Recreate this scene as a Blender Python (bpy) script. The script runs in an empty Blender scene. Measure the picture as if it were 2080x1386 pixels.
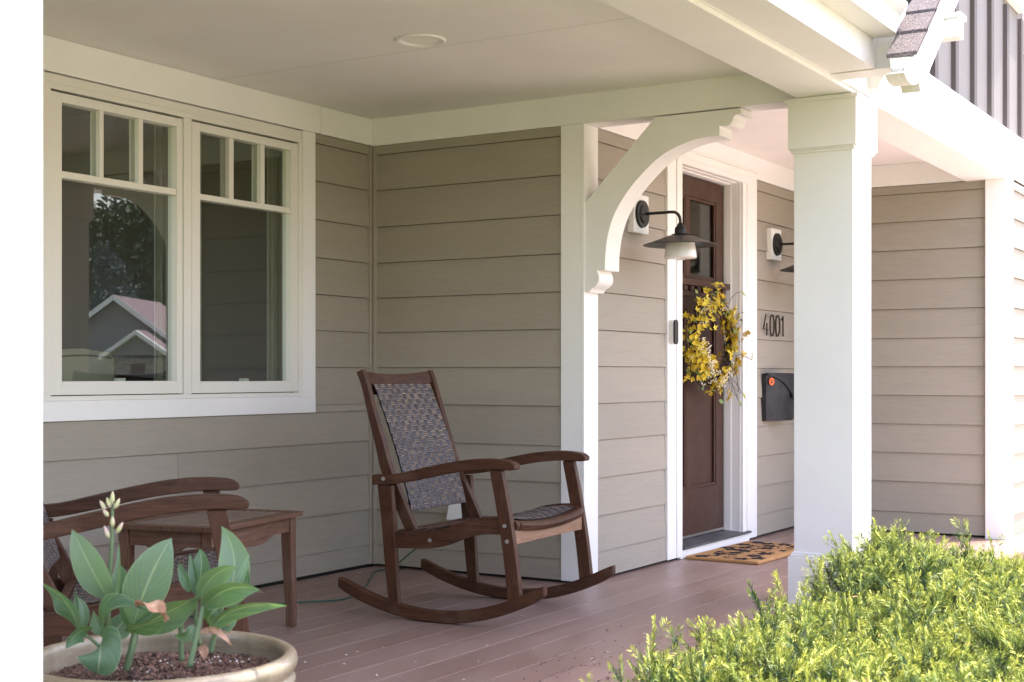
import bpy, math, random
import numpy as np
from mathutils import Vector, Matrix
random.seed(7); np.random.seed(7)
R = math.radians
S = bpy.context.scene
C = S.collection

# ------------------------------------------------------------------ camera, sky, sun, exposure
CAMZ = 0.96; HEAD = R(31.5); FPX = 2807.0; CX = 1040.0; CY = 763.0
cd = bpy.data.cameras.new('camera'); cam = bpy.data.objects.new('camera', cd); C.objects.link(cam)
cd.sensor_width = 36.0; cd.lens = FPX/2080*36.0; cd.shift_x = 0.0; cd.shift_y = (CY-693)/2080.0
cd.clip_start = 0.05; cd.clip_end = 2000
cam.location = (0, 0, CAMZ); cam.rotation_euler = (R(90), 0, HEAD-R(90))
cd.dof.use_dof = True; cd.dof.focus_distance = 6.0; cd.dof.aperture_fstop = 9.0
S.camera = cam

SUN_AZ = R(-90+50)      # measured from +X towards +Y
SUN_EL = R(75)
w = bpy.data.worlds.new('World'); S.world = w; w.use_nodes = True
nt = w.node_tree; nt.nodes.clear()
sky = nt.nodes.new('ShaderNodeTexSky'); sky.sky_type = 'NISHITA'; sky.sun_disc = False
sky.sun_elevation = SUN_EL; sky.sun_rotation = R(90)-SUN_AZ; sky.air_density = 1.2; sky.dust_density = 2.5
bg = nt.nodes.new('ShaderNodeBackground'); bg.inputs['Strength'].default_value = 0.15
wo = nt.nodes.new('ShaderNodeOutputWorld')
tint = nt.nodes.new('ShaderNodeMix'); tint.data_type = 'RGBA'; tint.blend_type = 'MULTIPLY'; tint.inputs[0].default_value = 1.0
tint.inputs[7].default_value = (1.105, 0.96, 0.95, 1)     # hazy, bright white sky
nt.links.new(sky.outputs[0], tint.inputs[6]); nt.links.new(tint.outputs[2], bg.inputs[0]); nt.links.new(bg.outputs[0], wo.inputs[0])
ld = bpy.data.lights.new('sun', 'SUN'); ld.energy = 2.0; ld.angle = R(0.5); ld.color = (1.0, 0.955, 0.89)
sun = bpy.data.objects.new('sun', ld); C.objects.link(sun)
sd = Vector((math.cos(SUN_EL)*math.cos(SUN_AZ), math.cos(SUN_EL)*math.sin(SUN_AZ), math.sin(SUN_EL)))
sun.rotation_euler = sd.to_track_quat('Z', 'Y').to_euler(); sun.location = (0, -5, 12)
S.view_settings.view_transform = 'Standard'; S.view_settings.look = 'None'
S.view_settings.exposure = 2.47; S.view_settings.gamma = 1.0
S.cycles.max_bounces = 10; S.cycles.diffuse_bounces = 6; S.cycles.glossy_bounces = 4
S.cycles.transparent_max_bounces = 12; S.cycles.use_denoising = True
S.cycles.sample_clamp_indirect = 6.0

# ------------------------------------------------------------------ geometry of the site
_c, _s = math.cos(HEAD), math.sin(HEAD)
def ray(px, py):
    t = (px-CX)/FPX
    return Vector((_c+t*_s, _s-t*_c, (CY-py)/FPX))
def on_y(px, py, v): r = ray(px, py); return Vector((0, 0, CAMZ))+r*(v/r.y)
def on_x(px, py, v): r = ray(px, py); return Vector((0, 0, CAMZ))+r*(v/r.x)
def at_d(px, py, d): return Vector((0, 0, CAMZ))+ray(px, py)*d
WY = 4.257    # house wall with the window (faces -Y)
WX = 5.587    # return wall (faces -X)
DY = 3.044    # door wall (faces -Y)
RX = 8.427    # wall at the end of the entry bay (faces -X)
ZC = 2.25     # ceilings
ZF = 2.115    # underside of beams and frieze boards
BY0, BY1 = 1.745, 1.99   # front beam

# ------------------------------------------------------------------ materials
def mat(name, col, rough=0.6, spec=0.5, metal=0.0):
    m = bpy.data.materials.new(name); m.use_nodes = True
    b = m.node_tree.nodes['Principled BSDF']
    b.inputs['Base Color'].default_value = (*col, 1); b.inputs['Roughness'].default_value = rough
    b.inputs['Specular IOR Level'].default_value = spec; b.inputs['Metallic'].default_value = metal
    return m
def N(m, t, **k):
    n = m.node_tree.nodes.new(t)
    for a, v in k.items():
        if a in n.inputs: n.inputs[a].default_value = v
        else: setattr(n, a, v)
    return n
def L(m, a, b): m.node_tree.links.new(a, b)
def BS(m): return m.node_tree.nodes['Principled BSDF']
def coords(m, kind='Object', scale=(1, 1, 1), rot=(0, 0, 0)):
    tc = N(m, 'ShaderNodeTexCoord'); mp = N(m, 'ShaderNodeMapping')
    mp.inputs['Scale'].default_value = scale; mp.inputs['Rotation'].default_value = rot
    L(m, tc.outputs[kind], mp.inputs[0]); return mp.outputs[0]
def noise(m, vec, scale, detail=4, rough=0.6, dist=0.0):
    n = N(m, 'ShaderNodeTexNoise'); n.inputs['Scale'].default_value = scale
    n.inputs['Detail'].default_value = detail; n.inputs['Roughness'].default_value = rough
    n.inputs['Distortion'].default_value = dist
    if vec is not None: L(m, vec, n.inputs['Vector'])
    return n.outputs['Fac']
def ramp(m, fac, stops):
    r = N(m, 'ShaderNodeValToRGB'); e = r.color_ramp.elements
    while len(e) < len(stops): e.new(0.5)
    for i, (p, c) in enumerate(stops): e[i].position = p; e[i].color = (*c, 1) if len(c) == 3 else c
    L(m, fac, r.inputs[0]); return r.outputs[0]
def mix(m, fac, a, b, mode='MIX'):
    n = N(m, 'ShaderNodeMix', data_type='RGBA', blend_type=mode)
    if isinstance(fac, (int, float)): n.inputs[0].default_value = fac
    else: L(m, fac, n.inputs[0])
    for s, v in ((6, a), (7, b)):
        if isinstance(v, tuple): n.inputs[s].default_value = (*v, 1)
        else: L(m, v, n.inputs[s])
    return n.outputs[2]
def bump(m, h, strength=0.3, dist=0.002):
    b = N(m, 'ShaderNodeBump'); b.inputs['Strength'].default_value = strength; b.inputs['Distance'].default_value = dist
    L(m, h, b.inputs['Height']); L(m, b.outputs[0], BS(m).inputs['Normal'])
def sc(c, k): return tuple(min(1, x*k) for x in c)

def siding_mat(name, col):
    m = mat(name, col, 0.62, 0.35)
    v = coords(m, 'UV', (2.2, 55, 1)); g = noise(m, v, 3.0, 5, 0.62, 1.2)
    v2 = coords(m, 'UV', (0.7, 3, 1)); g2 = noise(m, v2, 2.0, 3)
    vi = N(m, 'ShaderNodeNewGeometry')
    c0 = mix(m, vi.outputs['Random Per Island'], sc(col, 0.955), sc(col, 1.045))
    c1 = mix(m, ramp(m, g2, [(0.3, (0.94,)*3), (0.7, (1.05,)*3)]), (0, 0, 0), c0, 'MULTIPLY')
    n = N(m, 'ShaderNodeMix', data_type='RGBA', blend_type='MULTIPLY'); n.inputs[0].default_value = 1
    L(m, c0, n.inputs[6]); L(m, ramp(m, g2, [(0.3, (0.95,)*3), (0.7, (1.0,)*3)]), n.inputs[7])
    n2 = N(m, 'ShaderNodeMix', data_type='RGBA', blend_type='MULTIPLY'); n2.inputs[0].default_value = 1
    L(m, n.outputs[2], n2.inputs[6]); L(m, ramp(m, g, [(0.38, (0.93,)*3), (0.56, (1.0,)*3)]), n2.inputs[7])
    L(m, n2.outputs[2], BS(m).inputs['Base Color'])
    bump(m, g, 0.55, 0.0022); return m
def paint_mat(name, col, rough=0.5, amt=0.05):
    m = mat(name, col, rough, 0.4)
    v = coords(m, 'Object'); g = noise(m, v, 2.3, 5, 0.6)
    c_a = ramp(m, g, [(0.3, sc(col, 1-amt)), (0.7, sc(col, 1+amt*0.3))])
    g3 = noise(m, v, 26.0, 6, 0.75); c_b = mix(m, ramp(m, g3, [(0.60, (0,)*3), (0.78, (0.35,)*3)]), c_a, sc(col, 0.78))
    vo_ = N(m, 'ShaderNodeTexVoronoi'); vo_.inputs['Scale'].default_value = 5.5; L(m, v, vo_.inputs['Vector'])
    L(m, mix(m, ramp(m, vo_.outputs['Distance'], [(0.018, (0.45,)*3), (0.03, (0,)*3)]), c_b, sc(col, 0.55)), BS(m).inputs['Base Color'])
    v2 = coords(m, 'UV', (3, 60, 1)); bump(m, noise(m, v2, 3.0, 4, 0.6, 0.8), 0.12, 0.001); return m
def wood_mat(name, dark, mid, light, rough=0.5, scale=1.0, worn=None):
    m = mat(name, mid, rough, 0.28)
    v = coords(m, 'UV', (3.0*scale, 45*scale, 1)); g = noise(m, v, 2.2, 6, 0.66, 1.6)
    v2 = coords(m, 'Object'); g2 = noise(m, v2, 7.0, 4, 0.6)
    c = ramp(m, g, [(0.28, dark), (0.5, mid), (0.74, light)])
    oi = N(m, 'ShaderNodeObjectInfo')
    if worn:
        c = mix(m, ramp(m, g2, [(0.52, (0, 0, 0)), (0.78, (0.75,)*3)]), c, worn)
    n2 = N(m, 'ShaderNodeMix', data_type='RGBA', blend_type='MULTIPLY'); n2.inputs[0].default_value = 1
    L(m, c, n2.inputs[6]); L(m, ramp(m, oi.outputs['Random'], [(0, (0.9, 0.88, 0.88)), (1, (1.1, 1.1, 1.08))]), n2.inputs[7])
    L(m, n2.outputs[2], BS(m).inputs['Base Color'])
    L(m, ramp(m, g2, [(0.3, (rough-0.08,)*3), (0.7, (rough+0.15,)*3)]), BS(m).inputs['Roughness'])
    bump(m, g, 0.35, 0.0009); return m

SIDE = siding_mat('greige lap siding paint', (0.35, 0.312, 0.255))
WHITE = paint_mat('white trim paint', (0.83, 0.815, 0.79), 0.45)
WHITE2 = paint_mat('white window vinyl', (0.74, 0.72, 0.66), 0.35, 0.03)
CEIL = paint_mat('ceiling paint', (0.80, 0.785, 0.74), 0.6, 0.06)
CEIL2 = paint_mat('ceiling paint with pink bounce', (0.83, 0.79, 0.76), 0.6, 0.05)  # same white as the other ceiling, pinkish bounce light put into the colour
DARKGAP = mat('dark gap', (0.02, 0.018, 0.016), 0.9)
CHAIRW = wood_mat('oiled eucalyptus', (0.026, 0.0095, 0.004), (0.062, 0.024, 0.0115), (0.108, 0.046, 0.024), 0.48, 1.0, (0.125, 0.068, 0.043))
CHAIRL = wood_mat('raw light eucalyptus', (0.20, 0.105, 0.06), (0.29, 0.165, 0.10), (0.37, 0.23, 0.15), 0.5, 1.0)
TABLEW = wood_mat('weathered table wood', (0.065, 0.030, 0.016), (0.12, 0.060, 0.036), (0.175, 0.10, 0.065), 0.55, 1.0, (0.17, 0.11, 0.085))
TABLET = wood_mat('grey weathered slats', (0.12, 0.08, 0.055), (0.18, 0.13, 0.095), (0.25, 0.19, 0.15), 0.6, 1.0)
DOORW = wood_mat('stained mahogany door', (0.036, 0.016, 0.011), (0.060, 0.028, 0.019), (0.085, 0.04, 0.028), 0.38, 1.3)
BLACK = mat('matte black metal', (0.018, 0.017, 0.017), 0.42, 0.5, 0.3)
STEEL = mat('bolt steel', (0.55, 0.53, 0.5), 0.3, 0.5, 0.9)
SLATE = mat('slate threshold', (0.045, 0.045, 0.05), 0.45)
v = coords(SLATE, 'Object', (1, 1, 1)); g = noise(SLATE, v, 6, 6, 0.7)
L(SLATE, ramp(SLATE, g, [(0.35, (0.035, 0.035, 0.04)), (0.75, (0.15, 0.15, 0.16))]), BS(SLATE).inputs['Base Color'])

# glass: real reflections by fresnel over a clear sheet
def glass_mat(name, tint=(0.9, 0.93, 0.9), ior=1.9):
    m = bpy.data.materials.new(name); m.use_nodes = True; t = m.node_tree; t.nodes.clear()
    o = t.nodes.new('ShaderNodeOutputMaterial'); mx = t.nodes.new('ShaderNodeMixShader')
    tr = t.nodes.new('ShaderNodeBsdfTransparent'); tr.inputs[0].default_value = (*tint, 1)
    gl = t.nodes.new('ShaderNodeBsdfGlossy'); gl.inputs['Roughness'].default_value = 0.004
    fr = t.nodes.new('ShaderNodeFresnel'); ge = t.nodes.new('ShaderNodeNewGeometry')
    im = t.nodes.new('ShaderNodeMix'); im.inputs[2].default_value = ior; im.inputs[3].default_value = 1/ior     # same reflectance from both sides
    t.links.new(ge.outputs['Backfacing'], im.inputs[0]); t.links.new(im.outputs[0], fr.inputs[0])
    t.links.new(fr.outputs[0], mx.inputs[0]); t.links.new(tr.outputs[0], mx.inputs[1]); t.links.new(gl.outputs[0], mx.inputs[2])
    t.links.new(mx.outputs[0], o.inputs[0]); return m
GLASS = glass_mat('window glass')
OPAL = mat('opal glass', (0.78, 0.76, 0.72), 0.12, 0.6)
BS(OPAL).inputs['Subsurface Weight'].default_value = 0.4; BS(OPAL).inputs['Subsurface Radius'].default_value = (0.02, 0.02, 0.02)

# deck
DECK = mat('composite deck board', (0.26, 0.16, 0.15), 0.42, 0.5)
gi = N(DECK, 'ShaderNodeNewGeometry')
c0 = ramp(DECK, gi.outputs['Random Per Island'], [(0, (0.235, 0.150, 0.120)), (0.5, (0.262, 0.170, 0.138)), (1, (0.30, 0.20, 0.165))])
gv = coords(DECK, 'Object', (1.0, 3.0, 1)); ga = noise(DECK, gv, 2.2, 6, 0.62)
gb = noise(DECK, coords(DECK, 'Object', (1.2, 30, 1)), 4, 5, 0.6, 1.0)
c1 = mix(DECK, ramp(DECK, ga, [(0.42, (0, 0, 0)), (0.75, (0.55,)*3)]), c0, (0.36, 0.27, 0.24))
n2 = N(DECK, 'ShaderNodeMix', data_type='RGBA', blend_type='MULTIPLY'); n2.inputs[0].default_value = 1
L(DECK, c1, n2.inputs[6]); L(DECK, ramp(DECK, gb, [(0.3, (0.88,)*3), (0.7, (1.04,)*3)]), n2.inputs[7])
L(DECK, n2.outputs[2], BS(DECK).inputs['Base Color'])
L(DECK, ramp(DECK, ga, [(0.3, (0.33,)*3), (0.7, (0.52,)*3)]), BS(DECK).inputs['Roughness'])
bump(DECK, gb, 0.25, 0.001)

# ------------------------------------------------------------------ mesh builder
class MB:
    def __init__(self): self.v = []; self.f = []; self.m = []
    def add(self, vs, fs, mi=0):
        o = len(self.v); self.v += [tuple(p) for p in vs]
        for f in fs: self.f.append([i+o for i in f]); self.m.append(mi)
    def box(self, x0, x1, y0, y1, z0, z1, mi=0):
        self.add([(x, y, z) for x in (x0, x1) for y in (y0, y1) for z in (z0, z1)],
                 [(0, 1, 3, 2), (4, 6, 7, 5), (0, 4, 5, 1), (2, 3, 7, 6), (0, 2, 6, 4), (1, 5, 7, 3)], mi); return self
    def prism(self, poly, axis, a0, a1, mi=0):
        n = len(poly)
        def P(u, v, a): return {'x': (a, u, v), 'y': (u, a, v), 'z': (u, v, a)}[axis]
        vs = [P(u, v, a0) for u, v in poly]+[P(u, v, a1) for u, v in poly]
        fs = [(i, (i+1) % n, n+(i+1) % n, n+i) for i in range(n)]
        if n > 7:
            from mathutils.geometry import tessellate_polygon
            for t in tessellate_polygon([[Vector((u, v, 0)) for u, v in poly]]): fs += [tuple(t), tuple(n+k for k in t[::-1])]
        else: fs += [tuple(range(n))[::-1], tuple(range(n, 2*n))]
        self.add(vs, fs, mi); return self
    def lathe(self, prof, n=32, c=(0, 0, 0), mi=0, a=None, wob=0):
        vs = []; k = len(prof)
        for i in range(n):
            t = 2*math.pi*i/n; r_ = 1+wob*math.sin(3*t)
            for r, z in prof: vs.append((r*r_*math.cos(t), r*r_*math.sin(t), z))
        if a is not None:
            q = Vector((0, 0, 1)).rotation_difference(Vector(a).normalized()); vs = [tuple(q @ Vector(p)) for p in vs]
        vs = [(p[0]+c[0], p[1]+c[1], p[2]+c[2]) for p in vs]
        fs = [(i*k+j, ((i+1) % n)*k+j, ((i+1) % n)*k+j+1, i*k+j+1) for i in range(n) for j in range(k-1)]
        if prof[0][0] > 1e-6: fs.append(tuple(i*k for i in range(n))[::-1])
        if prof[-1][0] > 1e-6: fs.append(tuple(i*k+k-1 for i in range(n)))
        self.add(vs, fs, mi); return self
    def tube(self, pts, r, n=10, mi=0, cap=True):
        pts = [Vector(p) for p in pts]; rs = r if isinstance(r, (list, tuple)) else [r]*len(pts)
        vs = []; prev = None
        for i, p in enumerate(pts):
            t = (pts[min(i+1, len(pts)-1)]-pts[max(i-1, 0)]).normalized()
            if prev is None:
                u = t.cross(Vector((0, 0, 1)));
                if u.length < 0.1: u = t.cross(Vector((1, 0, 0)))
            else: u = prev-t*prev.dot(t)
            u.normalize(); w_ = t.cross(u); prev = u
            for k in range(n):
                a = 2*math.pi*k/n; vs.append(p+(u*math.cos(a)+w_*math.sin(a))*rs[i])
        fs = [(i*n+k, i*n+(k+1) % n, (i+1)*n+(k+1) % n, (i+1)*n+k) for i in range(len(pts)-1) for k in range(n)]
        if cap: fs += [tuple(range(n))[::-1], tuple((len(pts)-1)*n+k for k in range(n))]
        self.add(vs, fs, mi); return self
    def ribbon(self, top, bot, x0, x1, mi=0):   # outline from top / bottom edge points in (y, z), given width in x
        k = len(top)
        vs = [(x, y, z) for x in (x0, x1) for (y, z) in list(top)+list(bot)]
        o = 2*k; fs = []
        for i in range(k-1):
            fs += [(i, i+1, k+i+1, k+i), (o+i, o+k+i, o+k+i+1, o+i+1), (i, o+i, o+i+1, i+1), (k+i, k+i+1, o+k+i+1, o+k+i)]
        fs += [(0, k, o+k, o), (k-1, o+k-1, o+2*k-1, 2*k-1)]
        self.add(vs, fs, mi); return self
    def build(self, name, mats, parent=None, bevel=0, seg=2, smooth=False, loc=None, fix=True, ax=None):
        me = bpy.data.meshes.new(name); me.from_pydata(self.v, [], self.f)
        for m in (mats if isinstance(mats, (list, tuple)) else [mats]): me.materials.append(m)
        me.polygons.foreach_set('material_index', self.m)
        if fix:
            import bmesh
            bm = bmesh.new(); bm.from_mesh(me); bmesh.ops.recalc_face_normals(bm, faces=bm.faces); bm.to_mesh(me); bm.free()
        V = np.array(self.v); ext = V.max(0)-V.min(0); ax = int(np.argmax(ext)) if ax is None else ax; oth = [a for a in range(3) if a != ax]
        uv = me.uv_layers.new(name='UVMap')
        nl = len(me.loops); li = np.empty(nl, int); me.loops.foreach_get('vertex_index', li)
        co = V[li]; pn = np.empty(len(me.polygons)*3); me.polygons.foreach_get('normal', pn); pn = pn.reshape(-1, 3)
        tot = np.empty(len(me.polygons), int); me.polygons.foreach_get('loop_total', tot)
        nn = np.repeat(pn, tot, 0); useb = np.abs(nn[:, oth[0]]) > np.abs(nn[:, oth[1]])
        vv = np.where(useb, co[:, oth[1]], co[:, oth[0]])+np.where(useb, 0.37, 0)
        uv.data.foreach_set('uv', np.stack([co[:, ax], vv], 1).ravel().astype(np.float32))
        if smooth is True: me.polygons.foreach_set('use_smooth', [True]*len(me.polygons))
        o = bpy.data.objects.new(name, me); C.objects.link(o)
        if parent: o.parent = parent
        if loc: o.location = loc
        if bevel:
            b = o.modifiers.new('bevel', 'BEVEL'); b.width = bevel; b.segments = seg; b.limit_method = 'ANGLE'; b.angle_limit = R(40)
            b.harden_normals = False
        if smooth == 'auto':
            me.polygons.foreach_set('use_smooth', [True]*len(me.polygons)); me.set_sharp_from_angle(angle=R(38))
        return o
def tag(o, label=None, cat=None, group=None, kind=None):
    if label: o['label'] = label
    if cat: o['category'] = cat
    if group: o['group'] = group
    if kind: o['kind'] = kind
    return o
def thing(name, label, cat, loc=(0, 0, 0), rz=0, group=None):
    o = bpy.data.objects.new(name, None); C.objects.link(o); o.location = loc; o.rotation_euler = (0, 0, rz)
    o.empty_display_size = 0.1
    return tag(o, label, cat, group)
def B(name, mats, parent, *boxes, bevel=0.002):
    m = MB()
    for b in boxes: m.box(*b)
    return m.build(name, mats, parent, bevel=bevel)

# ================================================================== SETTING
GZ = -0.42
LAWN = mat('lawn grass', (0.07, 0.12, 0.03), 0.9, 0.2)
v = coords(LAWN, 'Object'); g = noise(LAWN, v, 3.0, 8, 0.7); g2 = noise(LAWN, v, 60.0, 3, 0.6)
gm = mix(LAWN, g2, ramp(LAWN, g, [(0.3, (0.125, 0.145, 0.045)), (0.7, (0.205, 0.22, 0.075))]), (0.14, 0.16, 0.05))
L(LAWN, gm, BS(LAWN).inputs['Base Color']); bump(LAWN, g2, 0.8, 0.02)
m = MB(); n = 30
for i in range(n+1):
    for j in range(n+1):
        x = -150+330*i/n; y = -200+360*j/n
        m.v.append((x, y, GZ+(0.0 if y > -8 else -0.02*(abs(y)-8)*0.6)))
for i in range(n):
    for j in range(n):
        m.f.append([i*(n+1)+j, (i+1)*(n+1)+j, (i+1)*(n+1)+j+1, i*(n+1)+j+1]); m.m.append(0)
tag(m.build('lawn', LAWN), kind='structure')
PAVE = mat('pinkish bounce-light concrete walk', (0.42, 0.36, 0.33), 0.8)
v = coords(PAVE, 'Object'); L(PAVE, ramp(PAVE, noise(PAVE, v, 9, 6), [(0.3, (0.62, 0.505, 0.455)), (0.7, (0.70, 0.58, 0.525))]), BS(PAVE).inputs['Base Color'])
tag(MB().box(6.05, 10.4, -4.2, 1.598, GZ, GZ+0.22).box(-4.0, 10.4, -6.2, -4.201, GZ, GZ+0.06).build('bounce_path', PAVE), kind='structure')  # unseen walk, widened, raised and kept pale to bounce light into the entry
ROADM = mat('road asphalt', (0.06, 0.06, 0.062), 0.85)
tag(MB().box(-120, 160, -21, -14, -0.7, GZ-0.13+0.09).build('street', ROADM), kind='structure')

# porch deck: boards run along X
m = MB(); pitch = 0.148; y = 2.19-pitch*3.5
y = 2.19-4*pitch+pitch*0.0
k = 0
while y < 4.24:
    y1 = min(y+pitch-0.0036, 4.236); x0, x1 = -1.2, 9.6
    cuts = [x0]+([random.uniform(0.5, 2.2)] if k % 2 else [])+([4.02] if k == 3+0 else [])+([7.1] if k % 3 == 0 else [])+[x1]
    cuts = sorted(cuts)
    for a, b in zip(cuts[:-1], cuts[1:]): m.box(a+0.001, b-0.001, y, y1, -0.025, 0.0)
    y += pitch; k += 1
deck = m.build('porch_deck', DECK, bevel=0.0009, seg=1); tag(deck, kind='structure')
tag(MB().box(-1.2, 9.6, 1.63, 4.6, -0.06, -0.03).box(-1.2, 9.6, 1.60, 1.625, GZ, -0.002).build('deck_framing', mat('deck framing', (0.13, 0.075, 0.065), 0.6)), kind='structure')

# ================================================================== HOUSE
house = thing('porch_house', 'greige lap-sided house with white trim and deep covered front porch', 'house', (5.5, 3.0, 0))
HO = Vector(house.location)
def hb(name, mats, mb, bevel=0.002, parent=None, smooth=False, seg=2, ax=None):
    o = mb.build(name, mats, parent or house, bevel=bevel, smooth=smooth, seg=seg, ax=ax)
    if parent is None: o.location = -HO
    return o
def side_courses(m, axis, c, a0, a1, lines, ztop, z0=0.014, joints=()):
    # boards facing negative axis; axis 'y': wall at Y=c running in X from a0 to a1
    zs = [z0]+list(lines)+[ztop]; zs = [z for z in zs if z0 <= z <= ztop]
    for i in range(len(zs)-1):
        b, t = zs[i], zs[i+1]
        if t-b < 0.004: continue
        fr = min(1, (t-b)/0.178)
        prof = [(c+0.01, b+0.002), (c-0.0165, b), (c-0.0165+0.0105*fr, t-0.0018), (c+0.01, t-0.0018)]  # thin gap added above each board so the dark backing reads as contact shadow
        cut = [a0, a1]
        for (jx, jz) in joints:
            if b < jz < t: cut = [a0, jx, a1]
        for p, q in zip(cut[:-1], cut[1:]):
            m.prism(prof, 'x' if axis == 'y' else 'y', p+(0.0012 if p != a0 else 0), q-(0.0012 if q != a1 else 0))
def swap(poly): return poly
LN1 = [.111, .289, .464, .634, .819, 1.0, 1.176, 1.349, 1.525, 1.706, 1.89, 2.07]
LN2 = [.135, .304, .482, .659, .83, 1.004, 1.174, 1.352, 1.528, 1.704, 1.88, 2.055]
LN3 = [.131, .317, .492, .666, .841, 1.015, 1.187, 1.364, 1.544, 1.722, 1.895, 2.065]
m = MB()
side_courses(m, 'y', WY, -0.6, 5.545, [z for z in LN1 if z < .70], 0.784, joints=[(4.235, .5)])
side_courses(m, 'y', WY, 5.122, 5.545, [z for z in LN1 if z > .80], ZF, z0=0.784)
side_courses(m, 'y', WY, -0.6, 3.44, [z for z in LN1 if z > .80], ZF, z0=0.784)
hb('siding_wall', SIDE, m, 0, ax=0)
m = MB()
# for walls facing -X the prism axis is y and the profile is (x, z)
side_courses(m, 'x', WX, 3.146, 4.215, LN1, ZF)
hb('siding_wall', SIDE, m, 0, ax=1)
m = MB(); side_courses(m, 'y', DY, 5.70, 6.456, LN2, ZF); hb('siding_wall', SIDE, m, 0, ax=0)
m = MB(); side_courses(m, 'y', DY, 7.689, 8.41, LN2, ZF)
hb('siding_wall', SIDE, m, 0, ax=0)
m = MB(); side_courses(m, 'x', RX, 1.873, 3.01, LN3, ZF); hb('siding_wall', SIDE, m, 0, ax=1)
m = MB(); side_courses(m, 'y', 1.762, 8.556, 12.5, LN3, ZF, z0=-0.25); hb('siding_wall', SIDE, m, 0, ax=0)
# near-black sheathing keeps light out and paints lap shadow lines through board gaps
m = MB(); m.box(-0.6, 3.46, WY+0.011, WY+0.06, -0.02, 2.3); m.box(5.12, 5.63, WY+0.011, WY+0.06, -0.02, 2.3)
m.box(3.46, 5.12, WY+0.011, WY+0.06, -0.02, 0.79)
m.box(WX+0.011, WX+0.06, DY+0.06, WY+0.01, -0.02, 2.3)
m.box(WX+0.011, 6.62, DY+0.011, DY+0.058, -0.02, 2.3); m.box(7.47, 8.5, DY+0.011, DY+0.058, -0.02, 2.3)
m.box(RX+0.011, RX+0.06, 1.80, DY+0.01, -0.02, 2.3); m.box(8.5, 12.5, 1.773, 1.85, -0.3, 2.3)
hb('wall_sheathing', DARKGAP, m, 0)
# ceilings
m = MB(); LX, LY, HR = 4.345, 3.075, 0.11
m.box(-0.6, LX-HR, 1.80, WY, ZC, ZC+0.02); m.box(LX+HR, WX+0.02, 1.80, WY, ZC, ZC+0.02); m.box(LX-HR, LX+HR, 1.80, LY-HR, ZC, ZC+0.02); m.box(LX-HR, LX+HR, LY+HR, WY, ZC, ZC+0.02)
vs = []
for i in range(48):
    a = 2*math.pi*(i+0.5)/48; ca, sa = math.cos(a), math.sin(a); kk = HR/max(abs(ca), abs(sa)); vs += [(LX+0.074*ca, LY+0.074*sa, ZC), (LX+kk*ca, LY+kk*sa, ZC)]
m.add(vs, [(2*i, 2*i+1, (2*i+3) % 96, (2*i+2) % 96) for i in range(48)])
for sx0 in (-1, 1):
    for sy0 in (-1, 1): a0 = math.atan2(sy0, sx0); m.add([(LX+sx0*HR, LY+sy0*HR, ZC), (LX+sx0*HR, LY+sy0*HR*math.tan(math.pi*2*5.5/48), ZC), (LX+sx0*HR*math.tan(math.pi*2*5.5/48), LY+sy0*HR, ZC)], [(0, 1, 2)])
hb('porch_ceiling', CEIL, m, 0)
m = MB(); m.box(WX+0.06, 8.5, 1.80, DY, ZC, ZC+0.02); hb('porch_ceiling', CEIL2, m, 0)
m = MB()
m.box(4.47, 4.4722, 1.99, WY-0.02, ZC-0.0006, ZC-0.0002)
hb('ceiling_seam', mat('seam shadow', (0.48, 0.45, 0.39), 0.8), m, 0)
# frieze boards
fz = 0.018
m = MB(); m.box(-0.6, 5.165, WY-fz, WY+0.01, ZF+0.002, ZC-0.001)
m.box(5.168, WX+0.01, WY-fz-0.0003, WY+0.01, ZF+0.002, ZC-0.001)
m.box(3.44, 3.531, WY-fz-0.003, WY+0.01, 2.045, ZF+0.001) ; hb('frieze_board', WHITE, m, 0.0015)
m = MB(); m.box(5.575, 8.41, DY-fz, DY+0.005, ZF+0.002, ZC-0.001); hb('frieze_board', WHITE, m, 0.0015)
m = MB(); m.box(RX-fz, RX+0.005, 1.80, DY-fz-0.001, ZF+0.002, ZC-0.001); hb('frieze_board', WHITE, m, 0.0015)
# cross beam between the bays
m = MB(); m.box(WX-0.018, WX+0.125, BY1-0.02, WY-fz-0.001, ZF, ZC+0.03); hb('cross_beam', WHITE, m, 0.002)
m = MB(); m.box(-0.6, 8.555, BY0+0.012, BY1, ZF-0.003, 2.30)
m.box(-0.6, 5.3098, BY0, BY0+0.0115, ZF+0.0125, 2.20); m.box(5.31, 12.5, BY0, BY0+0.0115, ZF+0.0125, 2.372)
hb('front_beam', WHITE, m, 0.0015)
m = MB(); m.prism([(BY0-0.022, 2.374), (BY0-0.022, 2.380), (BY0+0.03, 2.392), (BY0+0.03, 2.374)], 'x', 5.33, 12.5)
hb('drip_cap', WHITE, m, 0)
# inside corner strip, corner pilasters
m = MB(); m.box(5.545, WX-0.0245, WY-0.024, WY+0.005, 0.012, ZF); m.box(WX-0.024, WX-0.001, 4.215, WY-0.0245, 0.012, ZF)
hb('corner_trim', SIDE, m, 0.0015)
m = MB(); m.box(WX-0.022, WX+0.012, DY+0.0001, 3.146, 0.012, ZF-0.001)
m.box(WX-0.0215, 5.703, DY-0.02, DY-0.0005, 0.012, ZF-0.001); hb('corner_pilaster', WHITE, m, 0.002)
m = MB(); m.box(RX-0.048, RX+0.01, 1.76, 1.873, 0.0, ZF-0.001); m.box(RX-0.04, 8.556, 1.749, 1.7595, -0.25, ZF+0.01)
hb('corner_pilaster', WHITE, m, 0.002)
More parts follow.
